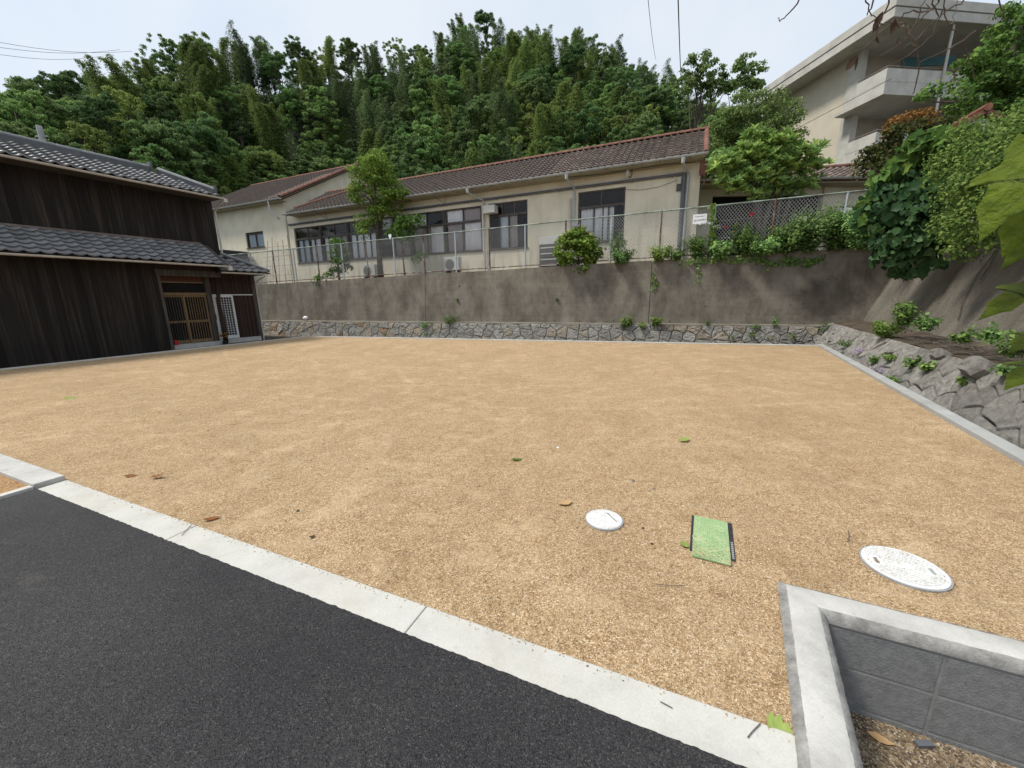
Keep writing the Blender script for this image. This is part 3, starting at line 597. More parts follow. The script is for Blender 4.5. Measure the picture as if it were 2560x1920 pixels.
# ------------------------------------------------------------------ fallen leaves, pebbles, twigs
def leaf_mesh(kind, ln, wd, curl):
    prof = {'oval': [(0,0),(.15,.5),(.4,1),(.7,.75),(1,0)], 'lobed': [(0,.1),(.1,.75),(.22,.5),(.36,1.05),(.5,.5),(.62,.8),(.75,.35),(1,0)], 'long': [(0,0),(.2,.4),(.5,.55),(.8,.4),(1,0)]}[kind]
    mb = MB(); k = len(prof)
    for x, y in prof:
        z = curl*(x-.5)**2*4*ln*.25; mb.v += [(x*ln, y*wd/2, z+curl*y*.3*wd), (x*ln, 0, z), (x*ln, -y*wd/2, z+curl*y*.22*wd)]
    for i in range(k-1):
        for q in (0, 1): a = i*3+q; mb.f.append((a, a+1, a+4, a+3))
    me = mb.mesh('leaf'); me.attributes.new('v', 'FLOAT', 'POINT').data.foreach_set('value', [random.random()*.4+.3 for _ in me.vertices]); return me
FL = [((1430,1255),'oval',.075,.045,.5,L_tan,200,'curled tan dead leaf lying beside the small drain cover'),
      ((507,1303),'oval',.065,.03,.7,L_rust,30,'rust brown curled leaf at the edge of the front kerb'),
      ((1715,1370),'lobed',.05,.045,.3,L_grn,80,'yellowish leaf scrap against the green meter box'),
      ((1915,1797),'lobed',.062,.05,.5,L_grn,-40,'pale green withered leaf where kerb meets block wall'),
      ((1280,1150),'lobed',.07,.06,.4,L_near,20,'dark green leaf lying out in the open gravel'),
      ((160,996),'oval',.12,.07,.5,L_grn,10,'pale green leaf far out on the gravel'),
      ((310,1192),'oval',.06,.03,.8,L_rust,20,'small brown leaf on gravel near the raised kerb end'),
      ((380,1195),'lobed',.07,.04,.8,L_rust,5,'dry greenish brown leaf on gravel near the raised kerb'),
      ((772,1347),'oval',.03,.018,.9,L_dead,60,'dark little dead leaf just behind the front kerb'),
      ((2165,1832),'oval',.062,.028,.4,L_tan,-30,'pale curled leaf on the pit floor under the blocks'),
      ((1700,1105),'oval',.09,.05,.4,L_grn,30,'light olive leaf on gravel beyond the meter box')]
for (xy, kind, ln, wd, cu, mt, rot, lab) in FL:
    z = -.465 if 'pit' in lab else .006
    p = onz(*xy, z); o = obj('fallen_leaf', leaf_mesh(kind, ln*1.6, wd*1.6, cu*.5), mt); o.location = p+Vector((0, 0, .004)); o.rotation_euler = (random.uniform(-.2, .2), random.uniform(-.2, .2), R(rot)); tag(o, lab, 'leaf', 'leaves fallen on the ground')
for (xy, s, mt, lab) in (((1583,1203), .018, m_stone[0], 'pale grey pebble on the gravel beyond the drain cover'), ((1635,1222), .014, m_stone[1], 'small flat pebble beside the pale grey pebble'), ((1608,1321), .012, m_blackp, 'black stone chip between drain cover and meter box'), ((1982,1263), .013, m_stone[1], 'brownish pebble on open gravel behind the meter box'), ((745,1278), .014, m_blackp, 'dark stone chip on gravel behind the front kerb'), ((1630,1360), .011, m_black, 'tiny black stone chip near the green meter box'), ((1395,1119), .014, m_white, 'white stone chip out on the gravel')):
    p = onz(*xy); me = MB(); nn = 7
    for k in range(nn): a = 6.28*k/nn; q = random.uniform(.75, 1.15); me.v += [(s*q*math.cos(a), s*.7*q*math.sin(a), 0), (s*.6*q*math.cos(a), s*.45*q*math.sin(a), s*.55*random.uniform(.8, 1.2))]
    for k in range(nn): j = (k+1) % nn; me.f.append((2*k, 2*j, 2*j+1, 2*k+1))
    me.f.append(tuple(2*k+1 for k in range(nn))); o = me.build('pebble', mt); o.location = p; tag(o, lab, 'pebble', 'loose pebbles on the lot')
for pts, lab in ((((1640,1465),(1690,1470),(1712,1468)), 'thin dry twig lying on the gravel before the meter box'), (((1650,1760),(1665,1768),(1680,1776)), 'short dark twig lying on the front kerb by the block wall'), (((1868,1850),(1880,1835),(1900,1815)), 'leaf stalk lying across the kerb near the block wall'), (((455,1342),(468,1328),(480,1315)), 'thin straw lying across the front kerb'), (((2120,1330),(2122,1345),(2118,1358)), 'tiny dark twig near the manhole cover')):
    MBo = MB().tube([tuple(onz(*q)+Vector((0, 0, .012))) for q in pts], .0018, 5).build('twig', m_twig); tag(MBo, lab, 'twig', 'twigs on the ground')
p = onz(2310, 1862, -.47); tag(MB().box(-.035, .035, -.012, .012, 0, .012).build('pipe_scrap', m_pipe_g), 'grey scrap of plastic on the pit floor', 'scrap').location = p

# ------------------------------------------------------------------ roof tiles
def tile_profile(w, a, b, k=9):
    xs = [w*i/(k-1) for i in range(k)]; z = []
    for x in xs:
        t = x/w; z.append(-a*math.sin(math.pi*t/.68) if t < .68 else b*math.sin(math.pi*(t-.68)/.32))
    return xs, z
def tile_mesh(w, ln, a, b, th, lift, mat, k=9):
    xs, zs = tile_profile(w, a, b, k); mb = MB()
    for y, dz in ((0, lift), (ln, 0)): mb.v += [(x, y, z+dz) for x, z in zip(xs, zs)]
    mb.v += [(x, .002, z+lift-th) for x, z in zip(xs, zs)]
    for i in range(k-1): mb.f.append((i, i+1, k+i+1, k+i)); mb.f.append((2*k+i, 2*k+i+1, i+1, i))
    mb.f.append((2*k, 0, k)); mb.f.append((k-1, 3*k-1, 2*k-1))
    me = mb.mesh('tile'); me.materials.append(mat)
    for p in me.polygons: p.use_smooth = len(p.vertices) == 4 and abs(p.normal.z) > .5
    return me
def lay(deck, me, w, ex, cols, rows, own, mat, keep=None, x0=0, name='tile', y0=0):
    """rows of tiles on a deck; those that 'own' picks stay single pieces, the rest are joined"""
    rest = []
    for r in range(rows):
        for c in range(cols):
            x, y = x0+c*w, y0+r*ex
            if keep and not keep(x+w/2, y+ex/2): continue
            if own(x, r): piece(name, me, deck, (x, y, .012+random.uniform(-.002, .002)), (random.uniform(-.006, .006), random.uniform(-.008, .008), random.uniform(-.004, .004)))
            else: rest.append((x, y))
    if rest:
        co = np.array([v.co[:] for v in me.vertices]); F = [tuple(p.vertices) for p in me.polygons]; V = []; FF = []
        for i, (x, y) in enumerate(rest):
            V += (co+np.array([x, y, .012+random.uniform(-.002, .002)])).tolist(); FF += [tuple(q+i*len(co) for q in f) for f in F]
        m = bpy.data.meshes.new('tile_field'); m.from_pydata(V, [], FF); m.update(); m.materials.append(mat)
        o = bpy.data.objects.new('tile_field', m); COL.objects.link(o); o.parent = deck; o['kind'] = 'stuff'
def deck_at(name, parent, x, y, z, ang, w, ln, mat, th=.06, poly=None):
    mb = MB().prism(poly or [(0,0),(w,0),(w,ln),(0,ln)], -th, -.035); o = mb.build(name, mat, parent); o.location = (x, y, z); o.rotation_euler = (ang, 0, 0); return o

# ------------------------------------------------------------------ wooden house
H = thing('wooden_house', 'two-storey house clad in charred black boards with silver grey tiled roofs', 'house', (-11.674, 13.127, 0), R(63))
U0 = -9.0
ka = tile_mesh(.285, .262, .026, .032, .034, .046, m_kawara)
MB().box(U0, .08, .10, 6.0, -.6, 3.0).box(U0, 2.38, .72, 6.0, 3.0, 5.25).box(.08, 3.3, 1.6, 6.0, -.6, 3.0).build('body', m_dark, H)
pl = [MB().box(0, .168, 0, .022, 0, 1).mesh('plank') for _ in range(1)][0]; pl.materials.append(m_char)
x = U0
while x < -.02:                                     # lower wall boards
    wd = random.uniform(.15, .19); wd = min(wd, .09-x)
    piece('plank', pl, H, (x, .03+random.uniform(-.006, .006), -.25), (0, 0, 0), (wd/.171, 1, 3.0)); x += wd
x = U0
while x < 2.40:                                     # upper wall boards
    wd = random.uniform(.15, .19); wd = min(wd, 2.45-x)
    if wd < .03: break
    piece('plank', pl, H, (x, .63+random.uniform(-.006, .006), 3.15), (0, 0, 0), (wd/.171, 1, 2.15)); x += wd
y = .66
while y < 4.5:                                      # end wall of the upper storey
    piece('plank', pl, H, (2.46+random.uniform(-.004, .004), y, 3.0), (0, 0, R(90)), (1, 1, 2.3)); y += .171
# lower roof
LS = math.atan2(.76, 1.2); lw = 2.06-U0
low = deck_at('lower_roof', H, U0, -.62, 2.80, LS, lw, 1.47, m_greywood)
lay(low, ka, .285, .236, int(lw/.285), 6, lambda x, r: x > 3.5, m_kawara)
MB().box(U0, 1.82, .56, .62, 3.56, 3.62).build('flashing', m_flash, H)
MB().beam((U0, .60, 3.62), (1.80, .60, 3.60), .07, .025).build('flashing', m_flash, H)
def gutter(parent, pts, r, mat):
    mb = MB(); a, b = Vector(pts[0]), Vector(pts[1]); d = (b-a).normalized(); s = d.cross(Vector((0, 0, 1))).normalized(); n = 9
    for p in (a, b):
        for k in range(n): t = math.pi*k/(n-1); mb.v.append(tuple(p+s*r*math.cos(t)-Vector((0, 0, r*math.sin(t)))))
        for k in range(n): t = math.pi*k/(n-1); mb.v.append(tuple(p+s*(r-.006)*math.cos(t)-Vector((0, 0, (r-.006)*math.sin(t)))))
    for k in range(n-1):
        mb.f.append((k, k+1, 2*n+k+1, 2*n+k)); mb.f.append((n+k+1, n+k, 3*n+k, 3*n+k+1))
    mb.f.append((0, 2*n, 3*n, n)); mb.f.append((n-1, 2*n-1, 4*n-1, 3*n-1)); mb.f.append(tuple(range(n))); mb.f.append(tuple(range(2*n, 3*n))[::-1])
    return mb.build('gutter', mat, parent, smooth=False)
g_ = gutter(H, [(U0, -.68, 2.755), (1.98, -.68, 2.755)], .055, m_gutter_w)
MB().box(1.94, 2.06, -.74, -.62, 2.60, 2.74).build('gutter_box', m_gutter_w, H)
x = U0+.4
while x < 1.9: MB().beam((x, -.68, 2.71), (x, -.55, 2.80), .012).build('gutter_bracket', m_gutter_w, g_); x += .9
MB().box(U0, 2.0, -.50, .05, 2.74, 2.765).build('eave_soffit', m_greywood, H).rotation_euler = (0, 0, 0)
# upper roof with hipped end
US = math.atan2(.78, 1.85); uw = 2.62-U0; ul = 2.05
keep = lambda x, y: x < uw-.10-y*.62
up = deck_at('upper_roof', H, U0, -.06, 5.23, US, uw, ul, m_greywood, poly=[(0,0),(uw,0),(uw-.1-ul*.62,ul),(0,ul)])
lay(up, ka, .285, .236, int(uw/.285), 8, lambda x, r: x > 5.6 and r < 4, m_kawara, keep)
gutter(H, [(U0, -.12, 5.19), (2.5, -.12, 5.19)], .055, m_gutter_w)
MB().box(2.46, 2.58, -.18, -.05, 5.05, 5.18).build('gutter_box', m_gutter_w, H)
MB().box(U0, 2.45, -.02, .62, 5.15, 5.175).build('eave_soffit', m_greywood, H)
MB().tube([(2.5, -.10, 5.08), (2.48, .35, 4.95), (2.50, .60, 4.80), (2.50, .60, 3.2)], .035, 8).build('downspout', m_gutter_w, H)
zr = 5.23+ul*math.sin(US); yr = -.06+ul*math.cos(US)
rdg = MB().box(U0, 1.25, yr-.11, yr+.11, zr-.05, zr+.14).build('ridge', m_kawara_d, H)
x = U0
rc = MB()
for k in range(9): t = math.pi*k/8; rc.v += [(0, .10*math.cos(t), .10*math.sin(t)), (.30, .088*math.cos(t), .088*math.sin(t))]
for k in range(8): rc.f.append((2*k, 2*k+1, 2*k+3, 2*k+2))
rc.f.append(tuple(range(0, 18, 2))[::-1]); rcm = rc.mesh('ridge_tile'); rcm.materials.append(m_kawara)
while x < 1.2: piece('ridge_tile', rcm, rdg, (x+.29, yr, zr+.135), (0, 0, math.pi)); x += .285
MB().box(1.22, 1.30, yr-.17, yr+.17, zr-.05, zr+.32).build('end_tile', m_kawara_d, H, bevel=.03)
ha, hb = Vector((1.45, yr-.1, zr+.05)), Vector((2.40, .18, 5.42))
hp = MB().beam(ha+Vector((0,0,-.02)), hb+Vector((0,0,-.02)), .16, .14).build('hip_ridge', m_kawara_d, H)
MB().tube([ha+Vector((0,0,.07)), hb+Vector((0,0,.07))], .075, 8).build('ridge_cap', m_kawara, hp)
MB().beam(hb+Vector((-.02,.0,-.1)), hb+Vector((-.02,0,.2)), .2, .06).build('end_tile', m_kawara_d, hp)
# annex roof at the corner: front slope running to a hip, and the side slope behind it
AS = math.atan2(.62, 1.0)
an = deck_at('annex_roof', H, 1.85, -.32, 2.60, AS, 1.9, 1.1, m_greywood, poly=[(0,0),(1.86,0),(.62,1.12),(0,1.12)])
lay(an, ka, .285, .236, 7, 5, lambda x, r: True, m_kawara, lambda x, y: x < 1.86-y*1.1, x0=.02)
MB().face([(3.7,-.32,2.58),(3.7,3.5,2.58),(2.46,3.5,3.22),(2.46,.62,3.22)]).build('annex_side_slope', m_kawara_d, H)
MB().tube([(2.46,.64,3.30),(3.70,-.28,2.68)], .06, 8).build('annex_hip', m_kawara, H)
gutter(H, [(1.86, -.38, 2.555), (3.36, -.38, 2.555)], .05, m_gutter_w)
MB().tube([(3.45,-.34,2.56),(3.45,-.34,2.46)], .045, 10).tube([(3.45,-.34,2.46),(3.47,.1,2.36),(3.47,.42,2.25),(3.47,.42,-.1)], .022, 6).build('downspout', m_gutter_w, H)
MB().box(1.8, 3.5, -.30, .6, 2.505, 2.53).build('eave_soffit', m_greywood, H)
# entrance: posts, header, lattice doors
MB().box(.085, .165, -.02, .42, -.1, 2.42).build('post', m_greywood, H)
MB().box(.06, 2.0, -.03, .10, 2.37, 2.58).build('header_beam', m_greywood, H)
MB().box(.06, 2.0, .0, .10, 2.58, 2.80).build('header_board', m_redwood, H)
MB().tube([(1.80,.03,-.05),(1.83,.03,.6),(1.80,.03,1.4),(1.86,.03,2.38)], [.085,.07,.065,.06], 9).build('log_post', m_redwood, H, True)
MB().box(1.58, 1.74, .28, .46, -.1, 2.5).build('post', m_greywood, H)
MB().box(.17, 1.58, .40, .43, 2.20, 2.40).build('transom_board', m_reddoor, H)
MB().box(.17, 1.58, .36, .40, 2.165, 2.205).build('transom_rail', m_gold, H)
MB().box(.17, 1.58, .42, .44, 1.84, 2.17).build('transom_glass', m_dark, H)
MB().box(.17, 1.58, .33, .41, 1.74, 1.83).build('door_head', m_gold, H)
for k, (x0, x1, yy) in enumerate(((.17, .88, .40), (.84, 1.57, .36))):
    d = MB().box(x0, x0+.06, yy, yy+.035, .06, 1.74).box(x1-.06, x1, yy, yy+.035, .06, 1.74).box(x0+.06, x1-.06, yy, yy+.035, .06, .17).box(x0+.06, x1-.06, yy, yy+.035, .78, .86).box(x0+.06, x1-.06, yy, yy+.035, 1.68, 1.74).build('lattice_door', m_gold, H)
    n = 8
    lm = MB().box(-.008, .008, 0, .02, .17, 1.68).mesh('lattice_bar'); lm.materials.append(m_gold if k else m_greywood)
    for i in range(1, n): piece('lattice_bar', lm, d, (x0+.06+(x1-x0-.12)*i/n, yy-.012, 0))
    MB().box(x0+.06, x1-.06, yy+.02, yy+.03, .17, 1.68).build('pane', m_dark, d)
MB().box(.1, 1.75, .1, 1.0, -.12, .045).build('threshold', m_cope, H)
# white grille door and boarded annex wall
AY = .50
MB().box(1.74, 3.34, AY+.04, AY+.1, 1.76, 2.55).build('annex_backing', m_dark, H)
MB().box(2.56, 3.34, AY+.04, AY+.1, .04, 1.76).build('annex_backing', m_dark, H)
apl = MB().box(0, 1, 0, .02, 0, 1).mesh('plank'); apl.materials.append(m_redwood)
for k in range(11): piece('plank', apl, H, (1.75+k*.145, AY+random.uniform(0, .008), 1.80), (0, 0, 0), (.140, 1, .72))
for k in range(5): piece('plank', apl, H, (2.60+k*.145, AY+random.uniform(0, .008), .07), (0, 0, 0), (.140, 1, 1.66))
bat = MB().box(-.009, .009, -.012, 0, 0, 1).mesh('batten'); bat.materials.append(m_greywood)
for k in range(11): piece('batten', bat, H, (1.75+k*.145, AY-.002, 1.80), (0, 0, 0), (1, 1, .70))
for k in range(1, 5): piece('batten', bat, H, (2.60+k*.145, AY-.002, .07), (0, 0, 0), (1, 1, 1.66))
MB().box(1.74, 3.34, AY-.03, AY+.02, 1.735, 1.775).build('door_rail', m_alu, H)
d = MB().box(1.76, 1.93, AY-.02, AY+.02, .08, 1.735).box(2.49, 2.56, AY-.02, AY+.02, .08, 1.735).box(1.93, 2.49, AY-.02, AY+.02, .08, .20).box(1.93, 2.49, AY-.02, AY+.02, 1.66, 1.735).build('grille_door', m_alu, H)
hb_ = MB().box(1.93, 2.49, -.007, .007, -.007, .007).mesh('grille_bar'); hb_.materials.append(m_alu)
for k in range(1, 16): piece('grille_bar', hb_, d, (0, AY, .20+1.46*k/16))
vb_ = MB().box(-.007, .007, -.007, .007, .20, 1.66).mesh('grille_bar'); vb_.materials.append(m_alu)
for k in range(1, 6): piece('grille_bar', vb_, d, (1.93+.56*k/6, AY-.002, 0))
MB().box(1.93, 2.49, AY+.025, AY+.035, .2, 1.66).build('pane', m_dark, d)
MB().box(1.82, 1.85, AY-.045, AY-.02, .82, 1.05).build('handle', m_acg, d)
MB().tube([(1.835,AY-.02,1.32),(1.835,AY-.03,1.32)], .018, 10).tube([(1.835,AY-.02,.55),(1.835,AY-.03,.55)], .018, 10).build('lock', m_acg, d)
MB().box(3.32, 3.46, AY-.06, AY+.08, -.1, 2.52).build('corner_post', m_greywood, H)
MB().box(1.74, 3.34, AY-.12, AY+.15, -.2, .065).build('sill_step', m_cope, H)
struct('house_yard', MB().prism([tuple(Vector((-11.674,13.127,0))+Matrix.Rotation(R(63), 3, 'Z') @ Vector(p))[:2] for p in ((U0-2,-.45,0),(4.8,-.45,0),(4.8,6,0),(U0-2,6,0))], -.55, -.10), m_soil)
Hm = Matrix.Translation((-11.674, 13.127, 0)) @ Matrix.Rotation(R(63), 4, 'Z')
def hpt(u, y, z): return Hm @ Vector((u, y, z))
o = MB().box(-.06, .06, -.05, .05, 0, .16).box(-.05, .05, -.04, .04, .16, .172).build('red_box', m_red, bevel=.006); o.location = hpt(.30, .14, .045); o.rotation_euler = (0, 0, R(63)); tag(o, 'small red box by the lattice entrance doors', 'box')
t = thing('potted_plant', 'dried orange brown plant in a black pot by the log post', 'plant pot', hpt(1.70, -.10, -.10), 0)
MB().tube([(0,0,0),(0,0,.14),(0,0,.15)], [.06,.08,.075], 12).build('pot', m_black, t)
P, N = blob_pts([((0,0,.32), .13), ((.04,.02,.42), .08)], 90); leafobj('foliage', [leaves(P, N, .06)], L_tip, t)
# white bag on the ledge is placed with the stone wall; utility pole and wires behind the house
p = far(100, 326, 20.5); t = thing('utility_pole', 'concrete utility pole rising behind the wooden house roof', 'pole', (p.x, p.y, 0))
MB().tube([(0,0,-.6),(0,0,p.z+.2)], [.15,.11], 12).build('shaft', m_pole, t)
MB().beam((-.28,0,p.z-.25),(.28,0,p.z-.25), .06).build('crossarm', m_pole, t)
for k, (a, b) in enumerate((((-150,78),(330,128)), ((-150,96),(300,124)), ((-150,112),(260,140)))):
    A = far(*a, 26); B = far(*b, 46); pts = [A.lerp(B, i/12)-Vector((0, 0, .5*math.sin(math.pi*i/12))) for i in range(13)]
    tag(MB().tube(pts, .012, 5).build('overhead_cable', m_black), 'thin power line crossing the sky beyond the utility pole', 'cable', 'power lines beyond the utility pole')

# ------------------------------------------------------------------ stone walls, retaining wall
def clip(poly, p, q):
    """keep the side of the bisector of p,q that holds p"""
    mx_, my = (p[0]+q[0])/2, (p[1]+q[1])/2; nx, ny = q[0]-p[0], q[1]-p[1]; out = []
    for i in range(len(poly)):
        a, b = poly[i], poly[(i+1) % len(poly)]; da = (a[0]-mx_)*nx+(a[1]-my)*ny; db = (b[0]-mx_)*nx+(b[1]-my)*ny
        if da <= 0: out.append(a)
        if da*db < 0: t = da/(da-db); out.append((a[0]+(b[0]-a[0])*t, a[1]+(b[1]-a[1])*t))
    return out
def stone_cells(s0, s1, t0, t1, dx, dt):
    seeds = []; r = 0; t = t0+dt*.5
    while t < t1:
        s = s0+dx*(.25+.5*(r % 2))
        while s < s1: seeds.append((s+random.uniform(-.34, .34)*dx, t+random.uniform(-.30, .30)*dt)); s += dx*random.uniform(.75, 1.25)
        t += dt; r += 1
    cells = []
    for p in seeds:
        poly = [(max(s0, p[0]-dx*2), t0), (min(s1, p[0]+dx*2), t0), (min(s1, p[0]+dx*2), t1), (max(s0, p[0]-dx*2), t1)]
        for q in seeds:
            if q is not p and abs(q[0]-p[0]) < dx*2.6 and abs(q[1]-p[1]) < dt*2.6: poly = clip(poly, p, q)
            if len(poly) < 3: break
        if len(poly) >= 3: cells.append(poly)
    return cells
def stone(parent, poly, f, depth, gap, mats, org):
    cx = sum(p[0] for p in poly)/len(poly); cy = sum(p[1] for p in poly)/len(poly)
    pts = []
    for i in range(len(poly)):                       # chip the edges: one extra, jittered point along each side
        a, b = poly[i], poly[(i+1) % len(poly)]; pts.append(a)
        if math.dist(a, b) > .1: k = random.uniform(.35, .65); pts.append((a[0]+(b[0]-a[0])*k+random.gauss(0, .006), a[1]+(b[1]-a[1])*k+random.gauss(0, .006)))
    rad = sum(math.dist(p, (cx, cy)) for p in pts)/len(pts)
    if rad < .06: return
    def inset(k): return [(cx+(p[0]-cx)*k, cy+(p[1]-cy)*k) for p in pts]
    k0 = 1-gap/rad; mb = MB(); n = len(pts); d = depth*random.uniform(.6, 1.3); tx, ty = random.uniform(-.18, .18)*d/rad, random.uniform(-.18, .18)*d/rad
    rings = [(inset(k0), -.08, 0), (inset(k0*.985), d*.45, .006), (inset(k0*.88), d*.92, .008), (inset(k0*.45), d*1.0, .010)]
    for ring, h, j in rings:
        for p in ring: hh = h+random.gauss(0, j)+((p[0]-cx)*tx+(p[1]-cy)*ty if h > 0 else 0); mb.v.append(tuple(f(p[0], p[1], hh)-org))
    mb.v.append(tuple(f(cx, cy, d*1.03)-org))
    for r in range(3):
        for i in range(n): j = (i+1) % n; mb.f.append((r*n+i, r*n+j, (r+1)*n+j, (r+1)*n+i))
    for i in range(n): mb.f.append((3*n+i, 3*n+(i+1) % n, 4*n))
    mb.build('stone', random.choices(mats, (.80, .17, .03))[0], parent)
WA = onz(655, 800, .45); WB = onz(2165, 812, .45); wu = (WB-WA).normalized(); wy = Vector((-wu.y, wu.x, 0)); WANG = math.atan2(wu.y, wu.x)
Z1 = Vector((0, 0, 1))
def wtop(u): return 2.40+.018*u
bs = thing('stone_footing', 'low wall of rough grey granite stones below the concrete retaining wall', 'stone wall', (WA.x, WA.y, 0))
org = Vector((WA.x, WA.y, 0))
fb = lambda s, t, h: org+wu*s+Z1*t-wy*(.33+(.42-t)*.18+h)
for poly in stone_cells(-2.5, 27.0, -.42, .40, .44, .30): stone(bs, poly, fb, .034, .008, m_stone, org)
MB().face([tuple(fb(*p, -.03)-org) for p in ((-6,-.55),(29,-.55),(29,.40),(-6,.40))]).build('backing', m_slope, bs)
mb = MB(); n = 70
for i in range(n+1):
    s = -6+35*i/n; j = random.gauss(0, .012); mb.v += [tuple(org+wu*s-wy*(.36+j)+Z1*(.385+random.gauss(0, .006)))]; mb.v += [tuple(org+wu*s-wy*(.35+j)+Z1*(.43+random.gauss(0, .008)))]; mb.v += [tuple(org+wu*s-wy*(-.06)+Z1*.455)]
mb.v = [tuple(Vector(p)-org) for p in mb.v]
for i in range(n): a = i*3; mb.f += [(a, a+3, a+4, a+1), (a+1, a+4, a+5, a+2)]
mb.build('mortar_cap', m_slope, bs)
rw = thing('retaining_wall', 'tall stained concrete retaining wall behind the gravel lot', 'wall', (WA.x, WA.y, 0), WANG)
def wx(x, y): q = onpl(x, y, org, wy); return (q-org).dot(wu), q.z
J = [-7, wx(1060, 740)[0], wx(1625, 740)[0], 30]
for a, b in zip(J[:-1], J[1:]):
    n = max(4, int((b-a)/.5)); mb = MB(); a += .009; b -= .009
    for i in range(n+1):
        u = a+(b-a)*i/n; tz = wtop(u)+random.gauss(0, .006); mb.v += [(u, 0, .40), (u, .2, tz), (u, .50, tz-.01), (u, .50, .40)]
    for i in range(n):
        for k in range(3): mb.f.append((i*4+k, i*4+k+4, i*4+k+5, i*4+k+1))
    mb.f += [(0, 1, 2, 3), tuple(n*4+k for k in (3, 2, 1, 0))]; mb.build('wall_panel', m_oldwall, rw)
MB().face([(-7,.12,.40),(30,.12,.40),(30,.32,2.2),(-7,.32,2.2)]).build('joint_backing', m_dark, rw)
for (x, y, r) in ((1145,717,.055),(1552,724,.02),(1763,765,.022),(1674,803,.028),(1872,809,.03),(1977,763,.022),(1538,763,.022),(1533,802,.018),(1449,802,.02),(1306,802,.02),(1182,797,.018),(884,723,.02),(872,750,.02),(915,765,.018),(2000,690,.02),(1245,768,.02),(1765,767,.02)):
    u, z = wx(x, y); yy = .2*(z-.4)/2.05; MB().tube([(u, yy+.05, z), (u, yy-.012, z)], r, 12).build('weep_pipe', m_slope, rw); MB().tube([(u, yy+.05, z), (u, yy-.0135, z)], r*.8, 12).build('weep_hole_shade', m_dark, rw)  # flat black disc painted as the shaded hollow of each pipe
u, z = wx(1180//1.0, 700); 
o = thing('white_bag', 'crumpled white plastic bag on the stone ledge', 'bag', tuple(onz(781, 800, .45)-wy*.22))
P0 = []
for (cx, r) in ((-.13, .19), (.14, .15)):
    mb = MB(); nn = 10
    for i in range(6):
        ph = math.pi*i/5
        for k in range(nn): a = 6.28*k/nn; q = r*random.uniform(.86, 1.1); mb.v.append((cx+q*math.sin(ph)*math.cos(a), q*.8*math.sin(ph)*math.sin(a), r*.62-q*math.cos(ph)*.62))
    for i in range(5):
        for k in range(nn): j = (k+1) % nn; mb.f.append((i*nn+k, i*nn+j, i*nn+nn+j, i*nn+nn+k))
    mb.build('bulge', m_white, o, True)
# right-hand stone slope and concrete bank
RO = onz(2066, 866)+rout*.15+Vector((0, 0, -.12)); A50 = R(60); rup = rout*math.cos(A50)+Z1*math.sin(A50); rnm = -rout*math.sin(A50)+Z1*math.cos(A50)
rs = thing('stone_bank', 'sloping bank of large rough grey stones beside the right kerb', 'stone wall', tuple(RO))
fr_ = lambda s, t, h: RO+ru*s+rup*t+rnm*h
for poly in stone_cells(-2.9, 11.5, -.15, .74, .46, .30): stone(rs, poly, fr_, .036, .009, [m_stone[0], m_stone[0], m_stone[1]], RO)
MB().face([tuple(fr_(*p, -.04)-RO) for p in ((-4,-.3),(12,-.3),(12,.76),(-4,.76))]).build('backing', m_soil, rs)
loose = [(.0,.0),(.30,-.04),(.36,.2),(.12,.3),(-.08,.18)]
def big_rock(s, t, sx, sy, hh):
    mb = MB(); pts = [(s+sx*math.cos(a)*random.uniform(.85, 1.1), t+sy*math.sin(a)*random.uniform(.85, 1.1)) for a in np.linspace(0, 5.4, 7)]
    for k, h in ((1, -.05), (1, hh*.6), (.75, hh), (.3, hh*1.05)):
        for p in pts: mb.v.append(tuple(fr_(s+(p[0]-s)*k, t+(p[1]-t)*k, h+random.gauss(0, .012))-RO))
    for r in range(3):
        for i in range(7): j = (i+1) % 7; mb.f.append((r*7+i, r*7+j, r*7+7+j, r*7+7+i))
    mb.f.append(tuple(21+i for i in range(7))); mb.build('stone', m_stone[0], rs)
big_rock(6.45, .66, .30, .16, .17); big_rock(5.2, .70, .22, .10, .10)
def wob(x, y): return .5*math.sin(x*1.7+1.2*math.sin(y*2.3))+.3*math.sin(x*4.1+y*3.3)+.2*math.sin(x*9.3-y*7.1)
mb = MB(); n = 60
for i in range(n+1):                                   # earthy ledge on top of the stones
    s = -3.4+15.2*i/n
    for k, tt in enumerate((0, .25, .55, .85)): mb.v.append(tuple(fr_(s, .74, -.02)+rout*tt*.9+Z1*(.03*wob(s*2, k)+.03*k)-RO))
for i in range(n):
    for k in range(3): a = i*4+k; mb.f.append((a, a+4, a+5, a+1))
mb.build('ledge', m_soil, rs, True)
cb = thing('concrete_bank', 'steep weathered concrete bank above the right stone slope', 'bank', tuple(RO))
SL = R(70); cup = rout*math.cos(SL)+Z1*math.sin(SL); cnm = -rout*math.sin(SL)+Z1*math.cos(SL); CF = RO+rout*(.74*math.cos(A50)+.85)+Z1*.68
mb = MB(); ns, nt_ = 70, 16
for i in range(ns+1):
    for k in range(nt_+1): s = -4+16*i/ns; t = -.2+2.9*k/nt_; mb.v.append(tuple(CF+ru*s+cup*t+cnm*(.014*wob(s*1.1, t*1.5)+.012*wob(s*4.3+2, t*5.1))-RO))
for i in range(ns):
    for k in range(nt_): a = i*(nt_+1)+k; mb.f.append((a, a+nt_+1, a+nt_+2, a+1))
mb.build('face', m_slope, cb, True)
TOPR = CF+cup*2.6
struct('garden_terrace', MB().face([tuple(TOPR+ru*s+rout*o_+Z1*z) for s, o_, z in ((-4,0,-.05),(12,0,-.05),(12,9,2.2),(-4,9,2.2))]), m_soil)
struct('drain_strip', MB().face([tuple(p)[:2]+(-.36,) for p in (LB+lout*.5+lu*.2-bu*6, RB+rout*3, RB+rout*3+bn*4, LB-bu*6+bn*6)]), m_soil)
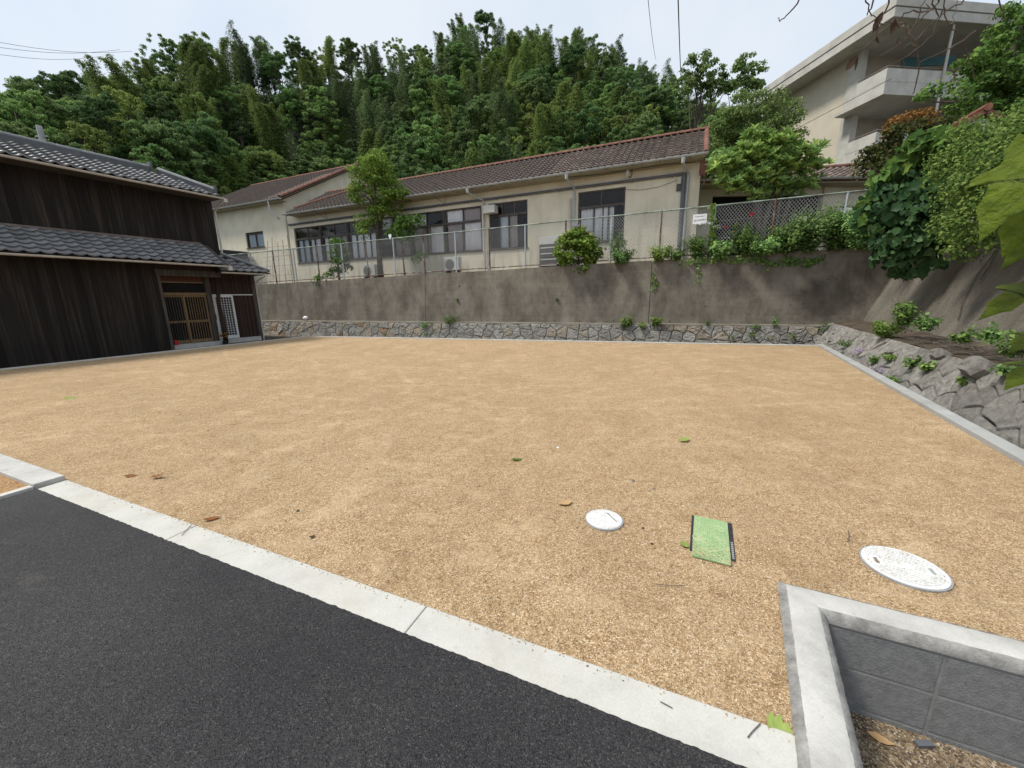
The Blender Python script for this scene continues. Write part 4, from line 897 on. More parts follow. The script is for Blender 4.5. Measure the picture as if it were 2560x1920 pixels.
# school terrace
tp = lambda u, y: tuple(org+wu*u+wy*y+Z1*(wtop(u)-.06))
struct('school_terrace', MB().face([tp(-16, .3), tp(33, .3), tp(33, 24), tp(-16, 24)]), m_ground)

# ------------------------------------------------------------------ chain-link fence
fe = thing('chain_link_fence', 'rusty chain-link fence along the top of the retaining wall', 'fence', (WA.x, WA.y, 0), WANG)
FY = .36; FH = 1.72
fx = sorted([(onpl(x, 600, org+wy*FY, wy)-org).dot(wu) for x in (620,677,729,788,851,913,982,1058,1138,1223,1313,1414,1527,1650,1781,1927,2101)])
fx = [fx[0]-3.2, fx[0]-1.6]+fx+[fx[-1]+1.75, fx[-1]+3.5]
fz = lambda u: wtop(u)+.02
for i, u in enumerate(fx):
    MB().tube([(u, FY, fz(u)-.25), (u, FY, fz(u)+FH+.03)], .033, 8).build('post', m_rust if i % 2 else m_steel, fe)
for a, b in zip(fx[:-1], fx[1:]):
    MB().tube([(a, FY, fz(a)+FH), (b, FY, fz(b)+FH)], .026, 6).build('top_rail', m_greenrail, fe)
    MB().tube([(a, FY, fz(a)+.10), (b, FY, fz(b)+.10)], .024, 6).build('bottom_rail', m_rust, fe)
mb = MB(); D = .105; x0, x1 = fx[0], fx[-1]; h0, h1 = .10, FH
def wire(ax, az, bx, bz, r=.0048):
    n = len(mb.v); d = Vector((bx-ax, 0, bz-az)).normalized(); s = Vector((-d.z, 0, d.x))*r
    for (x, z) in ((ax, az), (bx, bz)):
        p = Vector((x, FY, z)); mb.v.extend([tuple(p+s), tuple(p+Vector((0, -r, 0))), tuple(p-s), tuple(p+Vector((0, r, 0)))])
    mb.f.extend([(n+k, n+(k+1) % 4, n+4+(k+1) % 4, n+4+k) for k in range(4)])
x = x0-2
ra = .82
while x < x1+2:
    for sg in (1, -1):
        a, b = x, x+sg*(h1-h0)*ra
        za, zb = h0, h1
        if (a < x0 and b < x0) or (a > x1 and b > x1): continue
        if a < x0 or a > x1: e = x0 if a < x0 else x1; za = h0+(e-a)/(b-a)*(h1-h0); aa = e
        else: aa = a
        if b < x0 or b > x1: e = x0 if b < x0 else x1; zb = h0+(e-a)/(b-a)*(h1-h0); bb = e
        else: bb = b
        wire(aa, fz(aa)+za, bb, fz(bb)+zb)
    x += D
for hh in (.62, 1.2):
    for a, b in zip(fx[:-1], fx[1:]): wire(a, fz(a)+hh, b, fz(b)+hh, .003)
tag(mb.build('wire_mesh', m_wire, fe), kind='stuff')
MB().tube([(fx[0], FY, fz(fx[0])+FH), (fx[0], FY+6, fz(fx[0])+FH)], .019, 6).build('side_rail', m_greenrail, fe)
def on_fence(x, y, dy=0): q = onpl(x, y, org+wy*(FY+dy), wy)-org; return (q.dot(wu), FY+dy, q.z)
def notice(label, x0, y0, x1, y1, lines):
    a = on_fence(x0, y1, -.03); b = on_fence(x1, y0, -.03); sw, sh = b[0]-a[0], b[2]-a[2]
    t = thing('notice_sign', label, 'sign', tuple(org+wu*a[0]+wy*a[1]+Z1*a[2]), WANG)
    MB().box(0, sw, -.006, 0, 0, sh).build('board', m_white, t)
    mb = MB()
    for (fy, fx0, fx1, hh, cnt) in lines:
        for k in range(cnt):
            cx = sw*(fx0+(fx1-fx0)*(k+.5)/cnt); cz = sh*fy; cw = sw*(fx1-fx0)/cnt*.4; ch = sh*hh/2
            for _ in range(4):
                if random.random() < .5: z = cz+random.uniform(-ch, ch); mb.box(cx-cw, cx+cw*random.uniform(.2, 1), -.0085, -.0062, z-ch*.11, z+ch*.11)
                else: x = cx+random.uniform(-cw, cw); mb.box(x-cw*.14, x+cw*.14, -.0082, -.0062, cz-ch, cz+ch*random.uniform(.3, 1))
    tag(mb.build('lettering', m_black, t), kind='stuff')
notice('white notice board with two lines of dark writing on the fence', 1731, 534, 1768, 561, [(.78, .14, .88, .13, 9), (.40, .08, .94, .19, 8)])
notice('small white notice tied low on the fence among the weeds', 2000, 541, 2017, 554, [(.75, .1, .9, .12, 5), (.5, .1, .9, .12, 5), (.25, .1, .8, .12, 4)])
o = MB().face([(-.05,0,.14),(-.09,0,.05),(0,-.01,-.14),(.09,0,.05),(.05,0,.14),(0,0,.09)]).build('paper_heart', m_white); so_ = o.modifiers.new('t', 'SOLIDIFY'); so_.thickness = .006
q = on_fence(975, 592, -.03); o.location = org+wu*q[0]+wy*q[1]+Z1*q[2]; o.rotation_euler = (0, 0, WANG); tag(o, 'small white heart shaped plate on the fence top rail', 'plate')

# ------------------------------------------------------------------ school building
SP = Vector((7.18, 15.79, 0)); SA = R(-24.07)
SC = thing('school_building', 'long single-storey cream building with weathered red-brown tiled roof', 'building', tuple(SP), SA)
SX0 = -22.6; WT = .18; EZ = 6.32
openings = [(-22.15, -9.30, 3.72, 5.74), (-8.92, -6.97, 3.72, 5.76), (-4.66, -2.71, 3.74, 5.78)]
mb = MB(); xs = SX0
for (a, b, z0, z1) in openings:
    mb.box(xs, a, 0, WT, 2.0, 6.55); mb.box(a, b, 0, WT, 2.0, z0); mb.box(a, b, 0, WT, z1, 6.55); xs = b
mb.box(xs, 0, 0, WT, 2.0, 6.55); mb.box(-WT, 0, WT, 5.6, 2.0, 6.55); mb.face([(-.02, .05, 6.55), (-.02, 5.6, 6.55), (-.02, 2.6, 8.0)])
mb.build('wall', m_cream, SC)
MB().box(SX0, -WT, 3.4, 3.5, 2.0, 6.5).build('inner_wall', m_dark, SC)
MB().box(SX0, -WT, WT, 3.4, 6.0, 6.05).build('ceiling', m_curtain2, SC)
def curtain(parent, x0, x1, y, z0, z1, mat):
    mb = MB(); n = max(6, int((x1-x0)/.035)); ph = random.random()*6
    for i in range(n+1):
        x = x0+(x1-x0)*i/n; yy = y+.025*math.sin(x*38+ph)+.012*math.sin(x*91+ph); mb.v += [(x, yy, z0), (x, yy, z1)]
    for i in range(n): mb.f.append((2*i, 2*i+2, 2*i+3, 2*i+1))
    mb.build('curtain', mat, parent, True)
def window(parent, x0, x1, z0, z1, zt, panes_low, panes_top, y=.06, cur=()):
    fw = .055; mb = MB()
    mb.box(x0, x0+fw, y, y+.09, z0, z1).box(x1-fw, x1, y, y+.09, z0, z1).box(x0+fw, x1-fw, y, y+.09, z0, z0+fw).box(x0+fw, x1-fw, y, y+.09, z1-fw, z1).box(x0+fw, x1-fw, y, y+.09, zt-.05, zt+.05)
    def bars(n, a, b):
        for k in range(1, n): xx = x0+fw+(x1-x0-2*fw)*k/n; mb.box(xx-.024, xx+.024, y+.012, y+.075, a, b)
    bars(panes_low, z0+fw, zt-.05); bars(panes_top, zt+.05, z1-fw)
    w_ = mb.build('window', m_frame, parent)
    for n, a, b in ((panes_low, z0+fw, zt-.05), (panes_top, zt+.05, z1-fw)):
        for k in range(n):
            p0 = x0+fw+(x1-x0-2*fw)*k/n+.024*(k > 0); p1 = x0+fw+(x1-x0-2*fw)*(k+1)/n-.024*(k < n-1); yy = y+.035+.02*(k % 2)
            MB().face([(p0, yy, a), (p1, yy, a), (p1, yy, b), (p0, yy, b)]).build('pane', m_glass, w_)
    for (f0, f1, top, mt) in cur:
        xa, xb = x0+fw+(x1-x0-2*fw)*f0, x0+fw+(x1-x0-2*fw)*f1; curtain(w_, xa, xb, y+.115, zt+.05 if top else z0+.08, z1-fw if top else zt-.04, mt)
    MB().box(x0-.04, x1+.04, -.045, y, z0-.05, z0-.002).build('sill', m_frame, w_)
nb = 6; a, b = openings[0][:2]; bw_ = (b-a)/nb
curs = [((.02,.46,0,m_paper),(.55,.95,0,m_curtain)), ((.05,.45,0,m_curtain),(.5,.9,0,m_curtain2)), ((.02,.5,0,m_curtain),(.5,.98,0,m_curtain)), ((.1,.4,1,m_curtain),(.5,.98,0,m_curtain2)), ((.02,.48,1,m_curtain),(.05,.6,0,m_curtain2),(.6,.98,0,m_curtain)), ((.02,.48,1,m_curtain),(.5,.95,1,m_curtain2),(.02,.44,0,m_curtain2),(.5,.98,0,m_curtain))]
for k in range(nb): window(SC, a+k*bw_+.03, a+(k+1)*bw_-.03, 3.72, 5.74, 5.10, 2 if k > 2 else 4, 2, cur=curs[k])
for k in range(1, nb): MB().box(a+k*bw_-.03, a+k*bw_+.03, .01, .16, 3.72, 5.74).build('mullion', m_frame, SC)
window(SC, -8.92, -6.97, 3.72, 5.76, 5.22, 4, 3, cur=((.25,.5,0,m_paper),(.5,.74,0,m_curtain2)))
window(SC, -4.66, -2.71, 3.74, 5.78, 5.16, 3, 2, cur=((.03,.33,0,m_curtain),(.33,.52,0,m_curtain),(.55,.78,0,m_curtain)))
# roof: two slopes, tiled; ridge and verge in terracotta
RS = math.atan2(1.78, 3.15); RL = 3.62; RX0 = -21.9; RX1 = .16
st_ = tile_mesh(.272, .30, .030, .058, .03, .04, m_tile)
sroof = deck_at('roof', SC, RX0, -.62, 6.42, RS, RX1-RX0, RL, m_soffit)
lay(sroof, st_, .272, .272, int((RX1-RX0)/.272), 13, lambda x, r: x > (RX1-RX0)-6.2, m_tile)
bk = MB().prism([(0,0),(RX1-RX0,0),(RX1-RX0,RL),(0,RL)], -.06, .02).build('rear_roof', m_tile, SC); bk.location = (RX1, 5.68, 6.42); bk.rotation_euler = (RS, 0, math.pi)
zr2 = 6.42+RL*math.sin(RS); yr2 = -.62+RL*math.cos(RS)
rt = MB()
for k in range(9): t_ = math.pi*k/8; rt.v += [(0, .115*math.cos(t_), .115*math.sin(t_)), (.36, .098*math.cos(t_), .098*math.sin(t_))]
for k in range(8): rt.f.append((2*k, 2*k+1, 2*k+3, 2*k+2))
rt.f.append(tuple(range(0, 18, 2))[::-1]); rtm = rt.mesh('ridge_tile'); rtm.materials.append(m_terra)
x = RX0
while x < RX1: piece('ridge_tile', rtm, SC, (x+.34, yr2, zr2+.03), (0, 0, math.pi)); x += .335
for k in range(11): t_ = k*.335; piece('verge_tile', rtm, SC, (RX1-.05, -.62+(t_+.33)*math.cos(RS), 6.44+(t_+.33)*math.sin(RS)), (0, RS, -math.pi/2), (1, .8, .8))
MB().box(RX0, RX1-.03, -.60, -.57, 6.30, 6.42).build('fascia', m_soffit, SC)
MB().box(RX0+.3, RX1-.1, -.57, -.002, 6.30, 6.325).build('eave_soffit', m_soffit, SC)
sg = gutter(SC, [(RX0-.1, -.70, 6.41), (RX1+.02, -.70, 6.41)], .075, m_gutter_g)
x = RX0+.5
while x < RX1: MB().box(x-.012, x+.012, -.79, -.61, 6.325, 6.34).build('gutter_bracket', m_pipe_g, sg); x += 1.0
for xx, xb in ((-9.62, -9.15), (-4.98, -4.80), (-.62, -.42)):
    d_ = MB().tube([(xx,-.70,6.34),(xx,-.70,6.16)], [.085,.06], 8).tube([(xx,-.70,6.18),(xb,-.10,5.92),(xb,-.09,5.85)], .036, 8).tube([(xb,-.09,5.86),(xb,-.09,2.3)], .040, 8).build('downspout', m_gutter_g, SC)
MB().tube([(-4.98,-.09,5.55),(-4.98,-.09,3.9)], .045, 8).build('cable_duct', m_gutter_w, SC)
MB().tube([(SX0+.15,-.07,5.96),(-.52,-.07,5.96)], .052, 8).build('long_pipe', m_pipe_g, SC)
MB().tube([(-.56,-.07,6.0),(-.56,-.07,2.3)], .075, 8).build('corner_pipe', m_pipe_g, SC)
for k in range(15): MB().box(-22+k*1.5, -21.95+k*1.5, -.125, -.001, 5.90, 5.92).build('pipe_clip', m_pipe_g, SC)
MB().box(-9.0, -8.42, -.42, -.02, 5.28, 5.62).build('vent_hood', m_acw, SC, bevel=.02)
lm_ = MB().tube([(-2.62,-.3,6.30),(-2.62,-.30,6.14),(-2.62,-.3,6.05)], [.05,.09,.03], 10).build('eave_lamp', m_acw, SC); MB().tube([(-2.62,-.3,6.1),(-2.5,-.3,6.0),(-2.45,-.3,6.12),(-2.46,-.3,6.3)], .018, 6).build('lamp_cable', m_black, lm_)
me_ = MB().box(-.80, -.66, -.10, -.001, 5.62, 5.86).build('meter', m_acw, SC, bevel=.01); MB().box(-.81, -.65, -.06, -.001, 5.38, 5.61).build('meter_base', m_acg, me_)
MB().tube([(-.73,-.03,5.8),(-1.4,-.02,5.62),(-2.1,-.02,5.58),(-2.71,-.02,5.66)], .006, 5).build('thin_cable', m_black, SC)
MB().tube([(-5.0,-.45,6.29),(-3.5,-.4,6.24),(-2.6,-.3,6.3),(-1.2,-.42,6.27),(-.2,-.4,6.22)], .012, 5).build('eave_cable', m_black, SC)
MB().box(-.06, .22, -.40, -.37, 5.75, 6.20).box(.18, .22, -.37, 1.2, 5.75, 6.2).build('gable_board', m_terra, SC)
br = MB()
for q in (-11.6, -19.5): br.tube([(q,-.55,6.28),(q+.35,-.1,6.0),(q+.7,-.55,6.28)], .014, 5)
br.build('eave_bracket', m_rail, SC)
# west wing: a taller gabled block
WS = math.atan2(3.43, 6.35); WL = 7.22; WX0, WX1 = -34.0, -22.28
WG = thing('school_wing', 'taller cream wing with red verge tiles at the end of the school', 'building', tuple(SP), SA)
MB().box(WX0, -26.7, 0, WT, 2.0, 7.45).box(-24.95, -22.75, 0, WT, 2.0, 7.45).box(-26.7, -24.95, 0, WT, 2.0, 4.87).box(-26.7, -24.95, 0, WT, 5.82, 7.45).box(-22.93, -22.75, WT, 12.2, 2.0, 7.45).prism([], 0, 0).build('wall', m_cream, WG) if False else None
mb = MB().box(WX0, -26.7, 0, WT, 2.0, 7.42).box(-24.95, -22.75, 0, WT, 2.0, 7.42).box(-26.7, -24.95, 0, WT, 2.0, 4.87).box(-26.7, -24.95, 0, WT, 5.82, 7.42).box(-22.93, -22.75, WT, 12.2, 2.0, 7.42)
n0 = len(mb.v); mb.v += [(-22.75,0,7.42),(-22.75,12.2,7.42),(-22.75,5.9,10.62),(-22.93,0,7.42),(-22.93,12.2,7.42),(-22.93,5.9,10.62)]; mb.f += [(n0,n0+1,n0+2),(n0+5,n0+4,n0+3),(n0,n0+2,n0+5,n0+3),(n0+2,n0+1,n0+4,n0+5)]
mb.build('wall', m_cream, WG)
window(WG, -26.7, -24.95, 4.87, 5.82, 5.76, 2, 1, cur=((0,.48,0,m_paper),(.5,1,0,m_paper)))
MB().box(WX0, -23, 3, 3.1, 2, 7).build('inner_wall', m_dark, WG)
wroof = deck_at('roof', WG, WX0, -.47, 7.38, WS, WX1-WX0, WL, m_soffit)
lay(wroof, st_, .272, .272, int((WX1-WX0)/.272), 26, lambda x, r: x > (WX1-WX0)-1.7 and r < 20, m_tile)
bk = MB().prism([(0,0),(WX1-WX0,0),(WX1-WX0,WL),(0,WL)], -.06, .02).build('rear_roof', m_tile, WG); bk.location = (WX1, 12.27, 7.38); bk.rotation_euler = (WS, 0, math.pi)
zr3 = 7.38+WL*math.sin(WS); yr3 = -.47+WL*math.cos(WS)
x = WX0
while x < WX1: piece('ridge_tile', rtm, WG, (x+.34, yr3, zr3+.03), (0, 0, math.pi)); x += .335
for k in range(21): t_ = k*.342; piece('verge_tile', rtm, WG, (WX1-.04, -.47+(t_+.34)*math.cos(WS), 7.42+(t_+.34)*math.sin(WS)), (0, WS, -math.pi/2), (1.02, 1.25, 1.25))
gutter(WG, [(WX0, -.55, 7.36), (WX1+.05, -.55, 7.36)], .075, m_gutter_g)
MB().box(WX0, WX1-.1, -.45, -.002, 7.26, 7.29).build('eave_soffit', m_soffit, WG)
MB().tube([(-23.3,-.55,7.3),(-23.25,-.55,6.75),(-22.9,-.3,6.3),(-22.35,-.75,6.28)], .045, 8).build('downspout', m_gutter_g, WG)
MB().tube([(RX0+.05,.0,6.86),(RX0+.35,.2,6.98),(RX0+3.4,2.5,8.28)], .07, 8).build('flashing_tiles', m_terra, WG)
MB().box(-29.5, -26.4, -1.7, -.1, 4.55, 4.62).box(-29.4, -26.6, -1.5, -.1, 2.2, 4.55).build('shed_lean_to', m_acg, WG)
# outdoor units by the school wall
SM = Matrix.Translation(SP) @ Matrix.Rotation(SA, 4, 'Z')
def ac_unit(label, u, y, z, w_, h_, dark=False):
    t = thing('air_conditioner_unit', label, 'air conditioner', tuple(SM @ Vector((u, y, z))), SA, 'outdoor units by the school wall')
    MB().box(-w_/2, w_/2, -.15, .15, .08, h_).build('casing', m_acw, t, bevel=.015)
    r = min(w_*.3, h_*.38); cx = -w_*.12
    g_ = MB().tube([(cx,-.155,h_*.53),(cx,-.165,h_*.53)], r, 24).build('fan_grille', m_acg, t); hub = MB()
    for k in range(3): hub.disc((0, 0), r*(.3+.25*k), r*(.33+.25*k), 0, 24)
    hub.v = [(cx+p[0], -.168, h_*.53+p[1]) for p in hub.v]; hub.build('guard_ring', m_acw, g_)
    for s in (-1, 1): MB().box(s*w_*.35-.04, s*w_*.35+.04, -.17, .17, 0, .08).build('foot', m_acg, t)
ac_unit('white air conditioner unit behind fence near the slim tree trunk', -15.9, -.55, 2.62, .85, .70)
ac_unit('grey air conditioner unit behind fence below the curtained windows', -10.7, -.5, 2.72, .8, .72)
t = thing('boiler_cabinet', 'tall grey louvred cabinet against the school wall behind the hydrangea', 'cabinet', tuple(SM @ Vector((-5.75, -.45, 2.55))), SA)
MB().box(-.42, .42, -.2, .2, 0, 1.15).build('casing', m_acg, t, bevel=.01); MB().box(-.43, .43, -.21, .21, 1.15, 1.48).build('top_casing', m_acw, t, bevel=.01)
for k in range(8): MB().box(-.36, .36, -.215, -.2, .15+k*.12, .2+k*.12).build('louvre', m_acw if k % 2 else m_acg, t)
t = thing('garden_trellis', 'thin wire trellis leaning on the school wing wall', 'trellis', tuple(SM @ Vector((-22.6, -.9, 2.5))), SA)
for k in range(5): MB().tube([(-1.4+k*.45,.1*k,0),(-1.25+k*.45,.35,2.6+.2*math.sin(k*2))], .014, 5).build('upright', m_rail, t)
for k in range(4): MB().tube([(-1.5,.05,.5+k*.55),(.6,.35,.55+k*.55)], .010, 5).build('crossbar', m_rail, t)

# ------------------------------------------------------------------ low annex between school and apartments
AX = thing('low_annex', 'low flat-roofed cream annex with dark openings beside the school', 'building', (0, 16.8, 0))
MB().box(7.3, 8.2, .0, .2, 2.2, 5.6).box(8.2, 12.6, 0, .2, 5.35, 5.6).box(12.6, 13.3, -.1, .2, 2.2, 5.6).box(13.3, 16.5, 0, .2, 4.9, 5.6).build('wall', m_cream, AX)
MB().box(8.2, 16.5, 2.6, 2.8, 2.2, 5.6).box(7.3, 7.5, .2, 2.6, 2.2, 5.6).box(16.4, 16.6, .2, 2.6, 2.2, 5.6).build('inner_wall', m_dark, AX)
MB().box(8.2, 10.0, .15, .2, 2.2, 5.35).box(10.4, 12.6, .15, .2, 2.2, 5.35).build('bay_shade_panel', m_dark, AX)  # near-black sheets painting the shade inside the open bays
MB().box(7.2, 16.8, -.75, 2.9, 5.66, 5.78).build('roof_slab', m_terra, AX)
MB().box(7.25, 16.7, -.70, 0, 5.60, 5.655).build('eave_soffit', m_soffit, AX)
gutter(AX, [(7.3, -.82, 5.76), (14.6, -.82, 5.76)], .07, m_gutter_g)
MB().tube([(7.45,-.8,5.70),(7.45,-.3,5.5),(7.42,-.1,5.3),(7.42,-.1,2.3)], .04, 8).build('downspout', m_gutter_g, AX)
MB().tube([(14.2,-.8,5.72),(14.2,-.8,2.4)], .05, 8).build('downspout', m_steel, AX)
MB().box(13.4, 16.2, .02, .1, 3.9, 4.85).build('window', m_paper, AX)
# small tiled roof behind the annex
TR = thing('tiled_house', 'small house with red-brown tiled gable roof behind the annex', 'house', (15.6, 19.4, 0), R(-14))
MB().box(-2.0, 3.0, .4, 4.0, 2, 6.5).build('wall', m_terra, TR)
ra_ = math.atan2(1.2, 2.2)
for nm, lx, ly, rz_ in (('roof', -2.4, -.4, 0), ):
    rf = deck_at('roof', TR, lx, ly, 6.35, ra_, 5.6, 2.5, m_terra); lay(rf, st_, .272, .272, 20, 9, lambda x, r: True, m_tile)
    MB().face([(0,2.55,.05),(5.6,2.55,.05),(5.6,4.6,-1.9),(0,4.6,-1.9)]).build('rear_slope', m_tile, rf)
MB().tube([(-2.4,1.85,7.62),(3.2,1.85,7.62)], .1, 8).build('ridge', m_terra, TR)
MB().box(-2.2, 3.1, -.3, .4, 6.18, 6.28).build('eave_board', m_terra, TR)
gutter(TR, [(-2.3, -.48, 6.34), (3.2, -.48, 6.34)], .06, m_gutter_g)
MB().tube([(-.1,-.3,6.2),(-.1,-.3,5.6)], .09, 10).build('downspout', m_gutter_g, TR)

# ------------------------------------------------------------------ three-storey apartment block
AC = far(2208, 235, 22.7); AA = R(7)
AP = thing('apartment_block', 'three-storey pale concrete apartment block with balconies', 'building', (AC.x, AC.y, 0), AA)
zb = AC.z; ST = 2.92; XR = 16
roof_z0 = zb+3.22; 
MB().box(-.42, XR, -.25, 9.4, roof_z0, roof_z0+.42).build('roof_slab', m_aptc, AP, bevel=.02)
MB().box(-.46, XR, -.29, 9.44, roof_z0+.44, roof_z0+.86).build('roof_parapet', m_aptc, AP, bevel=.02)
MB().box(-.40, XR, -.23, 9.38, roof_z0+.40, roof_z0+.46).build('roof_groove', m_acg, AP)
MB().box(.82, 1.1, 2.95, 9.0, 0, roof_z0).build('side_wall', m_apt, AP)
MB().box(.70, 1.1, 2.25, 2.95, 0, roof_z0).build('corner_column', m_aptc, AP)
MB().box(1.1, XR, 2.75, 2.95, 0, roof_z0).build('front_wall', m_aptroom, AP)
MB().box(1.1, XR, 8.8, 9.0, 0, roof_z0).build('rear_wall', m_apt, AP)
for f in range(4):
    z = zb-f*ST
    if z < .5: break
    bal = MB().box(.0, XR, .0, 2.75, z, z+.16).build('balcony', m_aptc, AP)
    MB().box(0, XR, -.002, .14, z+.16, z+.58).build('parapet', m_aptc, bal); MB().box(0, XR, .004, .138, z+.595, z+1.18).build('parapet', m_aptc, bal)
    MB().box(.002, .14, .14, 1.56, z+.16, z+.58).box(.002, .14, .14, 1.56, z+.595, z+1.18).build('parapet', m_aptc, bal)
    MB().tube([(.07,1.6,z+1.30),(.07,.07,z+1.30),(XR,.07,z+1.30)], .026, 6).build('rail', m_rail, bal)
    x = .3
    while x < 9: MB().tube([(x,.07,z+1.18),(x,.07,z+1.30)], .014, 5).build('rail_post', m_rail, bal); x += 1.2
    for k in range(3): MB().tube([(.07,.3+k*.55,z+1.18),(.07,.3+k*.55,z+1.30)], .014, 5).build('rail_post', m_rail, bal)
    for k in range(4):
        x0 = 3.4+k*3.3; w_ = MB().box(x0, x0+2.2, 2.66, 2.74, z+.2, z+2.2).build('window', m_rail, AP)
        for q in range(2): MB().box(x0+.06+q*1.06, x0+1.06+q*1.06, 2.63, 2.655, z+.28, z+2.1).build('pane', m_dark, w_)
    w_ = MB().box(1.25, 2.5, 2.70, 2.74, z+.9, z+1.75).build('window', m_rail, AP); MB().box(1.30, 1.86, 2.675, 2.699, z+.95, z+1.7).build('pane', m_paper, w_); MB().box(1.90, 2.45, 2.675, 2.699, z+.95, z+1.7).build('pane', m_paper, w_)
    MB().beam((2.5, 1.55, z+2.30), (4.6, .6, z+2.05), .06, .42).build('laundry_pole_bracket', m_teal if f == 0 else m_rail, AP)
MB().tube([(3.3,-.06,roof_z0),(3.2,-.06,2)], .06, 8).build('drain_pipe', m_aptc, AP)

# ------------------------------------------------------------------ overhead cables
for a, b, ya, yb, lab in (((1596,-260), (1640,150), 9, 34, 'single overhead cable rising out of the hillside trees'), ((1688,-260), (1706,235), 8, 33, 'twisted overhead cable next to the single cable')):
    A = far(*a, ya); B = far(*b, yb); pts = [A.lerp(B, i/16)-Z1*(.35*math.sin(math.pi*i/16)) for i in range(17)]
    tag(MB().tube(pts, .016 if 'twisted' in lab else .010, 6).build('overhead_cable', m_black), lab, 'cable')
A = SM @ Vector((.1, -.3, 6.1)); B = far(2240, 190, 22.2); pts = [far(1985, 325, 19).lerp(far(2230, 196, 22.2), i/8) for i in range(9)]
tag(MB().tube(pts, .011, 5).build('overhead_cable', m_black), 'service cable slanting across the apartment wall', 'cable')
t = thing('cable_bracket', 'white insulators and drooping wires on the school gable corner', 'insulator', tuple(SM @ Vector((.1, .2, 6.0))), SA)
for k in range(3): MB().tube([(.02,0,.1*k),(.30,.0,.1*k+.05)], .012, 5).build('arm', m_steel, t); MB().tube([(.28,0,.1*k+.0),(.28,0,.1*k+.1)], .03, 8).build('insulator', m_white, t)
MB().tube([(.3,0,.25),(.45,-.1,-.1),(.2,-.1,-.3),(-.1,-.3,-.1)], .007, 5).build('wire', m_acw, t)

# ------------------------------------------------------------------ hill
sky_px = [(-700,200),(-300,200),(0,165),(200,150),(330,120),(400,60),(520,22),(640,60),(760,46),(880,30),(1000,12),(1080,-3),(1200,16),(1300,42),(1420,52),(1560,82),(1640,120),(1720,190),(1800,250),(1900,275),(2000,300),(2200,300),(2600,280),(3100,280)]
az = np.array([math.atan2(ray(x, y).x, ray(x, y).y) for x, y in sky_px]); te = np.array([ray(x, y).z/math.hypot(ray(x, y).x, ray(x, y).y) for x, y in sky_px])
od = np.argsort(az); az, te = az[od], te[od]
R0, R1 = 33.0, 64.0; TH = 7.0
def hill_z(a, r):
    el = np.interp(a, az, te); ztop = 1.5+R1*el-TH; t = max(0, min(1.15, (r-R0)/(R1-R0))); s = t**.92 if t < 1 else 1-(t-1)*1.5
    z = 4.5+(ztop-4.5)*s
    lx, ly = (r*math.sin(a)-SP.x)*math.cos(SA)+(r*math.cos(a)-SP.y)*math.sin(SA), -(r*math.sin(a)-SP.x)*math.sin(SA)+(r*math.cos(a)-SP.y)*math.cos(SA)
    z = min(z, 4.0+max(0, ly-12.8)*1.2+max(0, -36.5-lx)*1.2+max(0, lx+20)*1.2)      # level ground cut for the school wing
    return z
mb = MB(); na, nr = 150, 40
for i in range(na+1):
    a = -1.35+2.7*i/na
    for k in range(nr+1): r = R0-5+(R1+14-R0+5)*k/nr; mb.v.append((r*math.sin(a), r*math.cos(a), hill_z(a, r)-.4 if r >= R0 else 2.2))
for i in range(na):
    for k in range(nr): q = i*(nr+1)+k; mb.f.append((q, q+1, q+nr+2, q+nr+1))
struct('hill', mb, m_forest)
n = 60000; aa_ = rng.uniform(-1.12, .62, n); rr_ = R0-2+rng.random(n)*(R1-R0+4); P = np.stack([rr_*np.sin(aa_), rr_*np.cos(aa_), np.array([hill_z(a_, r_) if r_ > R0 else 3.0 for a_, r_ in zip(aa_, rr_)])-.3], 1); P[:, 2] += rng.random(n)**1.5*2.2*(.6+.4*np.sin(P[:, 0]*.9)*np.cos(P[:, 1]*1.1))
lp_ = np.array([tuple(SM.inverted() @ Vector(q)) for q in P]); P = P[~((lp_[:, 0] > -36) & (lp_[:, 0] < -21) & (lp_[:, 1] < 13))]
tag(leafobj('undergrowth', [leaves(P, np.tile(np.array([0, -.4, 1.]), (len(P), 1))+rng.normal(size=P.shape)*.6, .22+.22*rng.random(len(P)))], L_dark), 'dense green undergrowth covering the hillside between the trees', 'undergrowth', kind='stuff')

# tree kinds for the hillside: trunk and crown, several builds of each
def broad(name, h, r, lobes, n, leaf, mat, nt_=95, rt=(.24, .5), low=.04):
    """irregular crown: lobes of different height, each covered in small flattened leaf tufts"""
    bl = []
    for i in range(lobes):
        a = i*2.4+random.random(); q = r*random.uniform(.15, .68); zc = h*random.uniform(low+.16, .84)-(q/r)*h*.12; rr = r*random.uniform(.32, .52); bl.append(((q*math.cos(a), q*math.sin(a), zc), (rr, rr, rr*random.uniform(.8, 1.25))))
    bl.append(((random.gauss(0, .3), random.gauss(0, .3), h*.80), (r*.40, r*.40, h*.13)))
    tf = tufts(bl, nt_, *rt)
    t = bpy.data.objects.new(name, None); COL.objects.link(t)
    trunk_mb(h*.8, .15, bl, 7).build('trunk', m_bark, t, True)
    P, N = blob_pts(tf, n, up=.45, shell=.34, under=.45, nj=.6); s = leaf*(.6+.8*rng.random(n)); leafobj('crown', [leaves(P, N, s)], mat, t); return t
